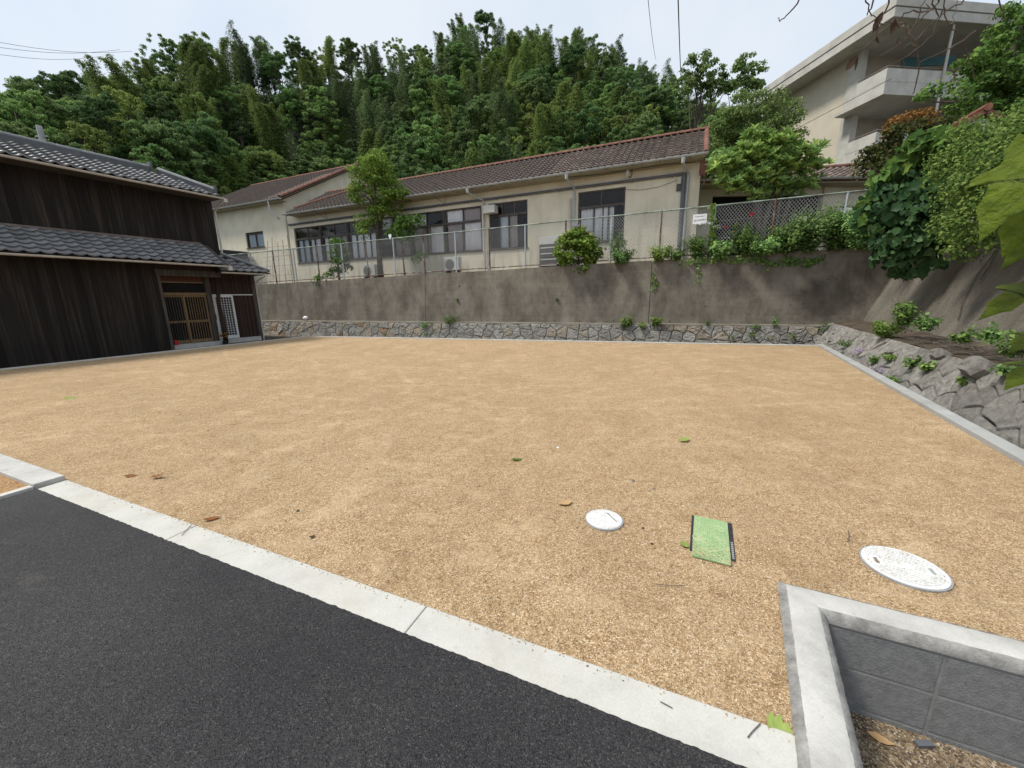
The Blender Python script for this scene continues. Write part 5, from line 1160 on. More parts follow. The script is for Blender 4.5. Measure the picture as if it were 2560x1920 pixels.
def bamboo(name, h, n, mat, spread=1.5, nc=11):
    """culms bending over at the top, leaf sprays thinning out towards the tips"""
    t = bpy.data.objects.new(name, None); COL.objects.link(t); mb = MB(); PP = []; NN = []
    for c in range(nc):
        a = random.random()*6.28; q = spread*math.sqrt(random.random()); bx, by = q*math.cos(a), q*math.sin(a); hh = h*random.uniform(.7, 1.05); la = random.random()*6.28; lean = random.uniform(.5, 1.7)
        cx = lambda s: bx+lean*math.cos(la)*s**3; cy = lambda s: by+lean*math.sin(la)*s**3; cz = lambda s: hh*(s-.16*s**5)
        mb.tube([(float(cx(s)), float(cy(s)), float(cz(s))) for s in np.linspace(0, 1, 8)], [.05, .05, .045, .04, .03, .022, .014, .005], 5)
        m = n//nc; s = .25+.75*rng.random(m)**1.25; node = np.round(s*18)/18+rng.normal(size=m)*.010; node = np.clip(node, .2, 1.0)
        wid = 1.15*np.minimum(1, (node-.12)*3.2)*(1.03-node)**.55+.06; spray = rng.integers(0, 5, m)*1.257+np.round(node*18)*2.1; rad = wid*(.15+.85*rng.random(m)); ang = spray+rng.normal(size=m)*.22
        P = np.stack([cx(node)+rad*np.cos(ang), cy(node)+rad*np.sin(ang), cz(node)+.22*rad-.42*rad**2], 1)
        PP.append(P); NN.append(np.stack([np.cos(ang)*.4, np.sin(ang)*.4, np.ones(m)], 1)+rng.normal(size=(m, 3))*.45)
    mb.build('culms', m_bamboo, t); P = np.concatenate(PP); leafobj('crown', [leaves(P, np.concatenate(NN), .13+.12*rng.random(len(P)), width=.5, droop=.3)], mat, t); return t
def spire(name, h, n, mat):
    t = bpy.data.objects.new(name, None); COL.objects.link(t); bl = []
    for k in range(34):
        f = (k+random.random())/34; q = 1.35*(1-f)**.65*random.uniform(.6, 1.15)+.12; a = random.random()*6.28; bl.append(((q*.6*math.cos(a), q*.6*math.sin(a), h*(.22+.76*f)), (q*.62, q*.62, q*.5)))
    trunk_mb(h*.95, .15, bl, 4).build('trunk', m_bark, t, True); P, N = blob_pts(bl, n, up=.3, shell=.18); leafobj('crown', [leaves(P, N, .19*(.7+.6*rng.random(n)))], mat, t); return t
KINDS = []
def kind(proto, label, sc): KINDS.append((proto, label, sc))
GR = 'trees covering the hillside'
D_, M_ = 'dark dense evergreen tree', 'mid green broadleaf tree'
kind(broad('hillside_tree', 8.6, 3.0, 9, 21000, .135, L_dark), D_, (.8, 1.15))
kind(broad('hillside_tree', 7.6, 3.3, 11, 21000, .13, L_dark, 120, (.22, .42)), D_, (.8, 1.15))
kind(broad('hillside_tree', 7.4, 3.1, 12, 21000, .125, L_mid, 130, (.20, .40)), M_, (.8, 1.15))
kind(broad('hillside_tree', 9.0, 2.6, 10, 20000, .13, L_mid, 100, (.24, .46)), M_, (.8, 1.1))
kind(broad('hillside_tree', 7.0, 2.9, 11, 19000, .12, L_yel, 130, (.18, .38)), 'yellowish green broadleaf tree', (.8, 1.1))
kind(broad('hillside_tree', 8.6, 2.3, 8, 15000, .12, L_olive, 90, (.20, .42)), 'greyish olive thin-crowned tree', (.85, 1.15))
kind(bamboo('bamboo_clump', 9.6, 15000, L_bam), 'feathery yellow-green bamboo', (.85, 1.1))
kind(bamboo('bamboo_clump', 10.6, 9000, L_olive, 1.2, 9), 'tall feathery olive bamboo', (.85, 1.1))
kind(spire('slender_tree', 8.6, 6500, L_dark), 'tall slender dark tree', (.8, 1.15))
first = [True]*len(KINDS)
def zone(x, y):
    a = math.atan2(x, y); f = (math.hypot(x, y)-R0)/(R1-R0); px_ = 1280+985*math.tan(a)
    h_ = 'at the hill foot' if f < .22 else 'low on the hillside' if f < .5 else 'high on the hillside' if f < .8 else 'along the hilltop'
    return h_+' behind '+('the wooden house' if px_ < 480 else 'the school wing' if px_ < 880 else 'the school roof' if px_ < 1330 else 'the school gable' if px_ < 1800 else 'the apartment block')
def plant(k, x, y, z, s, rz):
    proto, lab, sc = KINDS[k]
    o = proto if first[k] else copy_tree(proto); first[k] = False
    o.location = (x, y, z); o.scale = (s*random.uniform(.9, 1.1), s*random.uniform(.9, 1.1), s); o.rotation_euler = (random.gauss(0, .05), random.gauss(0, .05), rz); tag(o, lab+' '+zone(x, y), 'tree' if 'bamboo' not in lab else 'bamboo', GR)
r = R0+.5; row = 0; cnt = 0
while r < R1+3.0:
    sp = 2.65+.4*(r-R0)/(R1-R0); a = -1.08+random.random()*.05
    while a < .50:
        aa = a+random.gauss(0, .25)*sp/r*.5; rr = r+random.gauss(0, .6); f = (rr-R0)/(R1-R0)
        pxx = 1280+965*math.tan(aa)*1.02
        n1 = math.sin(aa*9+1.0)*.5+math.sin(aa*4.3+f*5)*.5
        if f > .72 and pxx > 640: wts = (.5, .4, .9, .9, .15, .9, 2.0 if pxx < 980 else 1.3, 2.4, .35 if pxx > 1100 else .15)
        elif .38 < f < .85 and 440 < pxx < 1000 and n1 > -.45: wts = (.4, .4, .9, .8, 1.0, .5, 3.4, .8, .05)
        elif pxx < 330: wts = (2.2, 1.8, .9, .5, .3, .5, .15, .05, .05)
        elif n1 > .25: wts = (.6, .6, 1.2, 1.0, 1.5, .6, 1.8, .5, .05)
        else: wts = (1.4, 1.3, 1.3, 1.2, .6, .6, .6, .3, .1)
        k = random.choices(range(9), wts)[0]; s = random.uniform(*KINDS[k][2])
        s *= .82 if f < .85 else .76
        lp = SM.inverted() @ Vector((rr*math.sin(aa), rr*math.cos(aa), 0))
        if not (-36.0 < lp.x < -21.0 and lp.y < 13.2): plant(k, rr*math.sin(aa), rr*math.cos(aa), hill_z(aa, rr)-.5, s, random.random()*6.28); cnt += 1
        a += sp/r*random.uniform(.8, 1.2)
    r += 2.55; row += 1
for k, f in enumerate(first):
    if f: plant(k, -30+k*2, 50, hill_z(-.54, 58), 1, 0)
for i, (lx_, ly_) in enumerate([(-37.5+2.5*q, 15.0+(q % 2)*1.6) for q in range(9)]+[(-36+3.2*q, 18.6) for q in range(6)]+[(-38.6-(q % 2)*1.8, 1.0+2.3*q) for q in range(7)]+[(-41.5, 3.0+3.2*q) for q in range(4)]):
    q_ = SM @ Vector((lx_, ly_, 0)); a_, r_ = math.atan2(q_.x, q_.y), math.hypot(q_.x, q_.y)
    plant((0, 2, 1, 4, 3, 1, 2)[i % 7], q_.x, q_.y, (hill_z(a_, r_) if r_ > R0 else 4.0)-.6, random.uniform(.85, 1.05), random.random()*6.28)
print('hill trees', cnt)

# ------------------------------------------------------------------ trees and shrubs round the buildings
def tree_thing(name, label, base, h, blobs, n, leaf, mat, shape=LEAF4, tr=.12, trunkh=None, cat='tree', limbs=8, up=.3, droop=0, shell=.2, lean=(0, 0), width=1, under=.3, tuft=None):
    t = thing(name, label, cat, tuple(base))
    if tr: trunk_mb(trunkh or h*.7, tr, blobs, limbs, lean).build('trunk', m_bark, t, True)
    src = tufts(blobs, tuft[0], *tuft[1:]) if tuft else blobs
    P, N = blob_pts(src, n, up=up, shell=shell+(.12 if tuft else 0), under=under, nj=.6); s = leaf*(.55+.9*rng.random(n)); leafobj('crown', [leaves(P, N, s, shape, droop=droop, width=width)], mat, t); return t
def rel(pts, base, Y):
    """clump list given as (px, py, radius in px) at distance Y, relative to base"""
    o = []
    for (x, y, r) in pts:
        p = far(x, y, Y+random.uniform(-.3, .3)*r/FPX*Y)-base; rr = r/FPX*Y; o.append((tuple(p), (rr, rr, rr*.85)))
    return o
b = far(955, 700, 20.6); b.z = 2.5
tree_thing('slim_tree', 'slim tree with lopsided bright green crown before the school windows', b, 6, rel([(945,425,32),(919,455,36),(967,460,34),(932,490,39),(980,490,30),(906,480,22),(998,505,25),(923,530,29),(958,540,27),(910,570,22),(945,575,22),(994,535,15),(936,405,17),(888,500,12),(1013,490,13)], b, 20.6), 11000, .095, L_hyd, tr=.13, trunkh=4.6, limbs=9, tuft=(110, .24, .44))
b = far(1012, 700, 20.0); b.z = 2.5
tree_thing('small_tree', 'small spindly tree with upright yellow-green shoots by the fence', b, 3, rel([(1010,570,26),(1035,560,22),(990,585,22),(1050,550,12),(1020,600,20),(1005,555,14),(1055,640,16),(1040,650,14)], b, 20.0), 1300, .16, L_near, LEAF6, tr=.04, trunkh=2.2, limbs=6)
b = far(848, 700, 21.0); b.z = 2.5
tree_thing('clipped_shrub', 'narrow clipped shrub behind the fence near the left windows', b, 2, rel([(848,635,24),(845,610,18),(852,655,22),(840,680,16),(870,670,12),(820,690,12),(795,700,12)], b, 21), 1300, .12, L_weed, tr=.05, trunkh=1.2, limbs=4, cat='shrub')
b = far(1445, 680, 16.3); b.z = 2.55
t = tree_thing('hydrangea', 'round hydrangea bush with mauve and pale green flower heads behind the fence', b, 1.6, rel([(1445,620,42),(1420,635,34),(1470,632,34),(1440,596,22),(1418,604,18),(1466,604,20),(1480,648,20),(1414,655,20),(1450,655,28),(1474,662,16)], b, 16.3), 5200, .085, L_hyd, LEAFB, tr=.03, trunkh=.6, cat='shrub', limbs=5, up=.5, tuft=(130, .14, .26))
for (x, y, mt, r) in ((1441,567,L_purple,9),(1457,570,L_cream,6),(1434,607,L_cream,6),(1402,590,L_cream,5),(1478,588,L_cream,6),(1486,600,L_cream,5),(1465,585,L_tip,6)):
    p = far(x, y, 16.0)-b; P, N = blob_pts([(tuple(p), r/FPX*16)], 60, up=0); leafobj('flower_head', [leaves(P, N, .05)], mt, t)
b = far(1920, 500, 17.4); b.z = 2.7
bl = rel([(1920,345,42),(1960,350,40),(1885,360,40),(1855,385,40),(1830,400,36),(1995,375,44),(2030,370,34),(2045,400,36),(1900,395,46),(1945,395,46),(1870,420,40),(1985,415,42),(2020,430,34),(1835,435,32),(1920,430,38),(1900,320,22),(1970,325,24),(1815,385,22),(2060,350,18),(1975,450,26),(1880,455,26)], b, 14.8)
b2 = far(1925, 505, 14.8); off = Vector((b2.x, b2.y, 2.7))
t = thing('loquat_tree', 'loquat tree with long glossy leaves in whorls above the fence', 'tree', tuple(off))
bl = rel([(1906,371,38),(1946,376,36),(1871,386,36),(1841,411,36),(1816,426,33),(1981,401,40),(2016,396,31),(2031,426,33),(1886,421,42),(1931,421,42),(1856,446,36),(1971,441,38),(2006,456,31),(1821,461,29),(1906,456,34),(1886,346,20),(1956,351,22),(1801,411,20),(2046,376,16),(1961,476,23),(1866,481,23),(1836,466,27),(1916,481,27),(1996,476,25),(1886,496,18)], off, 14.8)
mb = MB()
for k, (x, y) in enumerate(((1885,400),(1905,380),(1945,390),(1990,390),(2010,410),(1865,420))):
    e = far(x, y, 14.8)-off; s0 = Vector((.12*(k-2.5), random.uniform(-.1, .1), -.1)); mb.tube([s0, s0.lerp(e, .35)+Vector((random.gauss(0, .1), 0, 0)), s0.lerp(e, .7)+Vector((random.gauss(0, .1), 0, .05)), e], [.09, .075, .05, .02], 7)
mb.build('trunk', m_bark, t, True)
C, Nn = blob_pts(bl, 520, up=.3, shell=.3, under=.6); PP = []; NN = []; SZ = []; VV = []; AD = []
parts = []
for c, nrm in zip(C, Nn):                               # whorls: leaves radiate from each shoot tip
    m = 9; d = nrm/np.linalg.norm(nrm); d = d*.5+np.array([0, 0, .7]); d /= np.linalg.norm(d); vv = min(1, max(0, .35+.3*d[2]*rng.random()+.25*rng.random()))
    N_, A_, B_ = frames(np.tile(d, (m, 1))); ang = np.arange(m)*2*np.pi/m+rng.random(); A0, B0 = A_[0], B_[0]
    dirs = (np.cos(ang)[:, None]*A0+np.sin(ang)[:, None]*B0)*.62+d*(.25+.75*rng.random((m, 1))); dirs /= np.linalg.norm(dirs, axis=1, keepdims=True)
    nn_ = d-(dirs@d)[:, None]*dirs; nn_ /= np.linalg.norm(nn_, axis=1, keepdims=True); bb = np.cross(nn_, dirs); sz = .20+.12*rng.random(m)
    T, Fc = LEAF6; V = c+sz[:, None, None]*(T[None, :, 0:1]*dirs[:, None]+T[None, :, 1:2]*.9*bb[:, None]+T[None, :, 2:3]*nn_[:, None])
    F = (Fc[None]+(np.arange(m)*len(T))[:, None, None]).reshape(-1, 4); parts.append((V.reshape(-1, 3), F, np.repeat(np.clip(vv*rng.uniform(.6, 1.3, m), 0, 1), len(T))))
leafobj('crown', parts, L_loq, t)
b = far(1880, 480, 25); b.z = 3
tree_thing('camphor_tree', 'dense rounded tree crown rising beside the apartment gable', b, 8, rel([(1880,290,42),(1930,285,40),(1965,300,36),(1840,300,40),(1810,320,38),(1850,340,48),(1900,330,50),(1950,335,46),(1800,360,40),(1830,380,46),(1880,380,50),(1935,380,50),(1985,330,26),(1800,410,40),(1900,265,22),(1790,330,22)], b, 25), 19000, .12, L_mid, tr=.25, trunkh=4.5, shell=.14, tuft=(150, .3, .62))
b = far(1790, 470, 22); b.z = 3
tree_thing('garden_shrub', 'dark shrub filling the gap behind the annex roof', b, 3, rel([(1790,440,34),(1830,450,30),(1770,420,24),(1800,400,26)], b, 22), 1800, .16, L_mid, cat='shrub')
for (cx, lab, pts) in ((1745, 'open-crowned tree silhouetted on the ridge above the school roof end', [(1745,165,24),(1770,180,26),(1730,190,24),(1755,210,28),(1790,205,22),(1735,230,24),(1775,235,26),(1720,215,16),(1800,185,16),(1760,250,24),(1815,225,16)]), (1870, 'open-crowned tree silhouetted beside the apartment roof', [(1865,165,22),(1885,185,22),(1850,185,20),(1870,205,24),(1895,205,16),(1840,215,18),(1885,225,18),(1820,235,16),(1860,235,18)]), (1960, 'treetop showing just above the apartment roof edge', [(1945,240,16),(1960,215,14),(1985,195,12),(1930,262,14)])):
    b = far(cx, 300, 40); b.z = hill_z(math.atan2(b.x, b.y), math.hypot(b.x, b.y))-2
    bl = rel(pts, b, 40)
    tree_thing('ridge_tree', lab, b, 9, bl, 420*len(pts), .20, L_mid, tr=.2, trunkh=bl[-1][0][2]*.95, limbs=len(pts), shell=.25, tuft=(7*len(pts), .25, .5))
b = far(2230, 470, 11.0); b.z = 3.2
t = tree_thing('red_tipped_shrub', 'dark rounded shrub with orange-red new tips above the vines', b, 2, rel([(2230,370,42),(2270,350,44),(2200,385,36),(2300,370,44),(2180,410,30),(2240,410,44),(2190,430,30),(2290,410,44),(2320,340,34),(2225,450,30),(2170,400,20)], b, 11.0), 7000, .07, L_red, tr=.08, trunkh=.8, cat='shrub', under=.5, tuft=(120, .10, .24))
P, N = blob_pts(rel([(2240,310,20),(2280,298,22),(2315,292,20),(2330,310,18),(2220,335,14)], b, 11.0), 800, up=.6); tag(leafobj('new_shoots', [leaves(P, N, .075)], L_tip, t), kind='stuff')
b = far(2480, 430, 13); b.z = 4.2
tree_thing('leafy_tree', 'tall bright green leafy tree in front of the apartment balconies', b, 6, rel([(2530,60,40),(2500,110,50),(2550,130,60),(2470,160,50),(2520,190,70),(2440,210,46),(2580,220,80),(2400,240,40),(2470,250,60),(2350,250,34),(2540,280,80),(2420,280,46),(2490,320,60),(2380,275,36),(2600,330,80),(2560,90,50),(2345,225,22),(2330,255,18),(2520,45,24),(2545,30,16)], b, 13), 15000, .10, L_near, tr=.16, trunkh=3, under=.5, shell=.22, tuft=(190, .16, .36))
# garden roof tip among the vines
p = far(2450, 300, 10.5); t = thing('garden_shed', 'red tiled gable tip of a white shed among the vines', 'shed', (p.x, p.y, 2.9), R(-20))
zt = p.z-2.9+.15; MB().prism([(-.45,0),(.45,0),(.45,.8),(-.45,.8)], 0, zt-.45).build('wall', m_white, t)
o = MB(); o.v = [(-.55,0,zt-.45),(.55,0,zt-.45),(0,0,zt-.08),(-.55,.8,zt-.45),(.55,.8,zt-.45),(0,.8,zt-.08)]; o.f = [(0,1,2),(3,5,4),(0,2,5,3),(1,4,5,2)]; o.build('gable', m_white, t)
for s in (-1, 1): MB().beam((0,-.1,zt), (s*.8,-.1,zt-.50), .14, .10).build('verge_tile', m_terra, t); o = MB().face([(0,-.15,zt+.02),(0,.9,zt+.02),(s*.85,.9,zt-.5),(s*.85,-.15,zt-.5)]).build('roof_slope', m_terra, t)
MB().tube([(0,-.2,zt+.06),(0,.9,zt+.06)], .085, 10).build('ridge_tile', m_terra, t)

# vines over the corner of the bank
def vine(name, label, clumps, n, leaf, mat, shape, droop, cat='vine', width=1.0, fill=0, shell=.42):
    Y0 = clumps[0][3]; b = far(clumps[0][0], clumps[0][1], Y0); t = thing(name, label, cat, tuple(b)); bl = []
    for (x, y, r, Y) in clumps: p = far(x, y, Y)-b; rr = r/FPX*Y; bl.append((tuple(p), (rr, rr, rr*.95)))
    P, N = blob_pts(bl, n, up=.35, shell=shell, under=.6); N[:, 1] -= .5; N += rng.normal(size=N.shape)*.45; s = leaf*(.4+1.0*rng.random(n)**1.3); leafobj('foliage', [leaves(P, N, s, shape, droop=droop, width=width)], mat, t)
    mb = MB()
    for k in range(10): q = random.choice(bl)[0]; q2 = random.choice(bl)[0]; mb.tube([q, (Vector(q)+Vector(q2))/2+Vector((0, 0, .1)), q2], .008, 5)
    mb.build('stems', m_twig, t); return t, bl, b
CV = [(2290,470,70,9.6),(2230,500,55,9.8),(2340,500,70,9.2),(2280,540,70,9.5),(2210,530,50,9.8),(2350,430,55,9.4),(2260,590,60,9.5),(2320,590,55,9.2),(2390,470,50,9.0),(2270,640,45,9.5),(2230,620,40,9.6),(2310,650,36,9.3),(2260,680,24,9.5),(2300,400,40,9.6),(2180,540,30,9.9),(2380,540,40,9.0)]
vine('large_leaf_vine', 'dark hanging vine with large rounded leaves draped over the wall corner', CV, 4200, .165, L_vine, LEAFV, .9)
P2 = [(2300,365,34,9.3),(2340,350,30,9.2),(2260,420,34,9.6),(2210,450,26,9.8),(2380,380,30,9.0),(2185,500,22,9.9),(2170,535,16,9.9),(2400,350,30,8.8)]
vine('broad_leaf_creeper', 'lighter green broad leaves on the upper edge of the dark vine', P2, 620, .20, L_near, LEAFV, .7)
CS = [(2450,420,55,7.6),(2500,460,60,7.2),(2420,470,50,7.6),(2540,420,60,7.0),(2470,520,60,7.2),(2420,560,50,7.4),(2530,520,60,6.8),(2390,600,36,7.5),(2440,610,40,7.3),(2490,580,46,7.0),(2380,630,24,7.4),(2600,480,80,6.6),(2500,370,60,7.6),(2560,350,70,7.4),(2440,370,46,8.0),(2620,380,90,7.0),(2600,300,70,7.4),(2540,600,30,6.8),(2400,640,18,7.4),(2380,400,50,8.4),(2360,440,46,8.4),(2400,500,50,8.0),(2370,560,40,8.0),(2470,340,50,8.0),(2410,330,36,8.4),(2450,470,60,7.4),(2520,400,70,7.2)]
vine('small_leaf_vine', 'tangled yellow-green vine with small leaves covering the bank top', CS, 21000, .058, L_vine2, LEAF4, .5)
mb = MB(); 
for pts in (((2505,600),(2480,640),(2440,690),(2405,760),(2395,800)), ((2500,610),(2470,670),(2450,700))): mb.tube([tuple(onpl(x, y, CF+cnm*.03, cnm)) for x, y in pts], .010, 5)
tag(mb.build('hanging_root', m_twig), 'thin pale vine stem hanging down the concrete bank', 'vine')

# weeds: one function, many clumps
def weed(label, base, r, h, n, leaf, mat, shape=LEAF4, stalks=8, group='weeds on walls and ledges', width=1., up=.4, name='weed_clump'):
    t = thing(name, label, 'weed', tuple(base), 0, group); mb = MB(); tips = []
    for k in range(stalks):
        a = random.random()*6.28; q = r*random.uniform(.1, .9); hh = h*random.uniform(.55, 1.05); e = (q*math.cos(a)*1.3, q*math.sin(a)*1.3, hh); tips.append(e); mb.tube([(q*.4*math.cos(a), q*.4*math.sin(a), -.02), (q*.8*math.cos(a), q*.8*math.sin(a), hh*.55), e], [.006, .005, .002], 4)
    mb.build('stalks', m_stem, t)
    ti = rng.integers(0, stalks, n); tt = rng.random(n)**.7; E = np.array(tips)[ti]; P = E*np.stack([tt**.7, tt**.7, tt], 1)+rng.normal(size=(n, 3))*r*.16; P[:, 2] = np.abs(P[:, 2])
    N = np.stack([P[:, 0], P[:, 1], np.full(n, r*.8)], 1)+rng.normal(size=(n, 3))*r*.4; leafobj('foliage', [leaves(P, N, leaf*(.6+.8*rng.random(n)), shape, width=width)], mat, t); return t
def at_wall_top(x, y0=.3):
    q = onpl(x, 640, org+wy*y0, wy)-org; u = q.dot(wu); return org+wu*u+wy*y0+Z1*(wtop(u)-.04)
for (x, r, h, n, lf, mt, sh, lab) in (
    (1545,.42,1.25,1500,.055,L_olive,LEAF4,'tall wispy weeds with thin stalks at the fence foot'),
    (1560,.45,.45,1300,.07,L_mid,LEAF4,'dark leafy weeds spilling over the wall beside the wispy stalks'),
    (1648,.40,.50,900,.09,L_hyd,LEAF6,'bright yellow-green weed clump at the foot of a fence post'),
    (1690,.35,.40,700,.07,L_weed,LEAF4,'low green weeds between the bright clump and the drain pipe'),
    (1745,.50,.80,1700,.07,L_weed,LEAF4,'bushy weeds growing under the white notice board'),
    (1800,.45,.45,1300,.08,L_mid,LEAFB,'low ivy-like weeds beside the leafy fence post'),
    (1860,.55,1.05,2400,.07,L_weed,LEAF4,'weeds with red flowers before the dark annex opening'),
    (1915,.5,.42,1500,.07,L_mid,LEAFB,'ivy mat over the wall edge below the tall pale fence post'),
    (1965,.5,.8,2200,.075,L_weed,LEAF4,'leafy weeds right of the tall pale fence post'),
    (2020,.65,1.2,3600,.075,L_mid,LEAF4,'large dark bushy weed mass before the annex pillar'),
    (2085,.7,1.35,4200,.075,L_weed,LEAF4,'large green bushy weed mass with white flowers'),
    (2145,.7,1.3,3800,.08,L_mid,LEAF4,'dark bushy weeds next to the hanging vine'),
    (2200,.7,1.1,3000,.08,L_mid,LEAF4,'dark weeds half hidden under the hanging vine')):
    t = weed(lab, at_wall_top(x, random.uniform(.05, .3)), r, h, n, lf, mt, sh, 12)
    if 'red' in lab:
        P, N = blob_pts([((.05,-.1,1.35), .07), ((-.75,0,.95), .05)], 60); tag(leafobj('flowers', [leaves(P, N, .05)], L_redp, t), kind='stuff')
    if 'white' in lab: P, N = blob_pts([((.1,-.2,1.15), (.25,.1,.12)), ((.5,-.1,1.05), (.2,.1,.1))], 120); tag(leafobj('flowers', [leaves(P, N, .05)], L_whitep, t), kind='stuff')
# ivy trailing down the wall and up the post
def ivy(label, pts, n, lf, mt, spread=.06):
    P = []; ps = [Vector(p) for p in pts]
    for _ in range(n):
        k = random.randrange(len(ps)-1); P.append(ps[k].lerp(ps[k+1], random.random())+Vector((random.gauss(0, spread), random.gauss(0, spread*.3)-.03, random.gauss(0, spread*.7))))
    P = np.array([tuple(p-ps[0]) for p in P]); t = thing('ivy', label, 'ivy', tuple(ps[0]), 0, 'ivy on wall and fence'); MB().tube([tuple(p-ps[0]) for p in ps], .008, 5).build('stem', m_twig, t)
    N = np.tile(np.array([-.35, -.9, .35]), (n, 1))+rng.normal(size=(n, 3))*.35; leafobj('foliage', [leaves(P, N, lf*(.6+.7*rng.random(n)), LEAFB, droop=.4)], mt, t)
onw = lambda x, y: org+wu*wx(x, y)[0]+Z1*wx(x, y)[1]+wy*(.2*(wx(x, y)[1]-.4)/2.05-.02)
ivy('ivy covering one fence post from ground to rail', [org+wu*on_fence(1781, y)[0]+wy*(FY-.02)+Z1*on_fence(1781, y)[2] for y in (640, 600, 560, 512)], 260, .08, L_hyd, .055)
ivy('thin ivy strand hanging down the wall under the notice board', [onw(1745, 655), onw(1747, 680), onw(1746, 705)], 60, .06, L_mid)
ivy('ivy growing out of the vertical wall crack', [onw(1632, 690), onw(1640, 710), onw(1628, 730)], 60, .07, L_weed, .08)
ivy('ivy fringe over the wall top below the pale post', [onw(1890, 640), onw(1930, 660), onw(1980, 650), onw(2020, 655), onw(2060, 650)], 420, .07, L_weed, .10)
ivy('ivy fringe over the wall top below the bushy weeds', [onw(1700, 655), onw(1760, 650), onw(1830, 650), onw(1890, 648)], 320, .07, L_mid, .08)
for (x, y, r, h, n, lf, mt, lab) in ((1142,752,.09,.12,60,.05,L_weed,'small weed tuft growing from the retaining wall under the large pipe'), (1392,752,.09,.14,70,.05,L_weed,'small weed tuft growing from the middle of the retaining wall')):
    weed(lab, onw(x, y), r, h, n, lf, mt, LEAF4, 5)
led = lambda x, y: onpl(x, y, org-wy*.34, wy)
for (x, y, r, h, n, lf, mt, lab, sh) in (
    (1565,818,.24,.42,170,.13,L_weedb,'broad-leaved bright weed on the stone ledge below the wall crack',LEAF6),
    (1610,822,.22,.25,120,.10,L_weedb,'low bright weed between two leafy clumps on the ledge',LEAF6),
    (1640,815,.22,.42,150,.12,L_weedb,'broad-leaved weed on the ledge right of the wall crack',LEAF6),
    (1125,808,.55,.28,420,.06,L_weed,'ivy-like weed mat over the stones below the large wall pipe',LEAF4),
    (1060,818,.30,.22,240,.06,L_mid,'dark weeds on the stone wall near the panel joint',LEAF4),
    (1080,838,.45,.18,260,.05,L_weed,'green weeds at the foot of the stones beyond the back kerb',LEAF4),
    (870,825,.18,.16,90,.05,L_weed,'tiny weed growing in the stone joints near the white bag',LEAF4),
    (805,822,.16,.20,90,.05,L_mid,'dark tuft in the stones beside the white bag',LEAF4),
    (970,840,.25,.14,140,.05,L_weedb,'bright low weeds at the stone foot',LEAF4),
    (1275,840,.18,.16,100,.05,L_weedb,'bright weed tuft at the stone foot mid wall',LEAF4),
    (1350,846,.15,.15,90,.05,L_weed,'weed tuft at the stone foot beyond the back kerb centre',LEAF4),
    (1830,850,.20,.2,140,.06,L_weed,'weed tuft between stones at the right of the stone wall',LEAF4),
    (1890,822,.25,.14,160,.05,L_weed,'creeping weeds over the stone tops right of the crack',LEAF4),
    (1875,842,.22,.2,150,.06,L_weed,'weeds hanging among the right-hand stones',LEAF4),
    (1920,850,.2,.16,140,.05,L_weed,'low weeds between the stones near the corner',LEAF4),
    (1985,850,.25,.22,190,.06,L_weed,'weed patch on stones close to the lot corner',LEAF4),
    (1935,812,.14,.28,110,.06,L_mid,'upright dark weed on the ledge near the mould stain',LEAF4),
    (2060,835,.3,.3,300,.06,L_weed,'weeds on the stones just behind the lot corner',LEAF4),
    (1770,812,.14,.16,70,.05,L_weed,'small pale weed on the ledge',LEAF4), (690,858,.5,.16,200,.06,L_mid,'low weeds at the corner of the wooden house',LEAF4)):
    weed(lab, led(x, y), r, h, n, lf, mt, sh, 7)
onr = lambda x, y, h=.05: onpl(x, y, RO+rnm*h, rnm)
for (x, y, r, h, n, lf, mt, lab) in ((2210,840,.38,.42,900,.05,L_weedb,'bright green bushy weed at the top of the right stone slope'), (2260,812,.40,.55,1100,.05,L_weed,'leafy weed clump on the right ledge behind the bright bush'), (2310,825,.24,.28,360,.06,L_mid,'dark weeds on the ledge against the concrete bank'), (2120,865,.30,.14,420,.04,L_weed,'creeping plants at the far end of the right stone slope'), (2150,880,.24,.10,200,.028,L_purple,'tiny mauve flowers creeping over the right stones'), (2185,905,.25,.12,320,.04,L_weed,'green cushion plant between the right stones'), (2200,930,.18,.08,110,.028,L_purple,'second patch of tiny mauve flowers on the right stones'), (2225,900,.2,.14,240,.04,L_weedb,'bright cushion plant under the brown stone'), (2280,915,.2,.16,160,.06,L_weed,'weed tuft in the middle of the right stone slope'), (2320,925,.16,.14,120,.06,L_mid,'dark weed in a joint of the right stone slope'), (2405,960,.10,.08,50,.05,L_weedb,'small bright weed by the large loose rock'), (2235,955,.2,.12,140,.04,L_weed,'low weed near the right kerb'), (2400,855,.22,.18,160,.06,L_weed,'straggling weeds at the foot of the concrete bank'), (2475,850,.25,.22,240,.06,L_mid,'dark weeds on the ledge above the large rock'), (2540,890,.3,.26,380,.055,L_weed,'leafy weeds at the right end of the ledge'), (2520,935,.2,.14,160,.05,L_mid,'low weed beside the large loose rock')):
    weed(lab, onr(x, y), r*.8, h*.8, n, lf, mt, LEAF4, 8, 'weeds on the stone bank')
mb = MB()
for _ in range(260):
    s, tt = random.uniform(3.2, 9), random.uniform(0, .75); p = fr_(s, .76, .03)+rout*tt*.85+Z1*(.05+.03*tt); d = Vector((random.gauss(0, .1), random.gauss(0, .1), random.gauss(0, .02))); mb.tube([p-d, p+d+Z1*.02], .004, 4)
tag(mb.build('dry_litter', m_twig), 'dry brown stalks and litter on the right ledge', 'litter', kind='stuff')

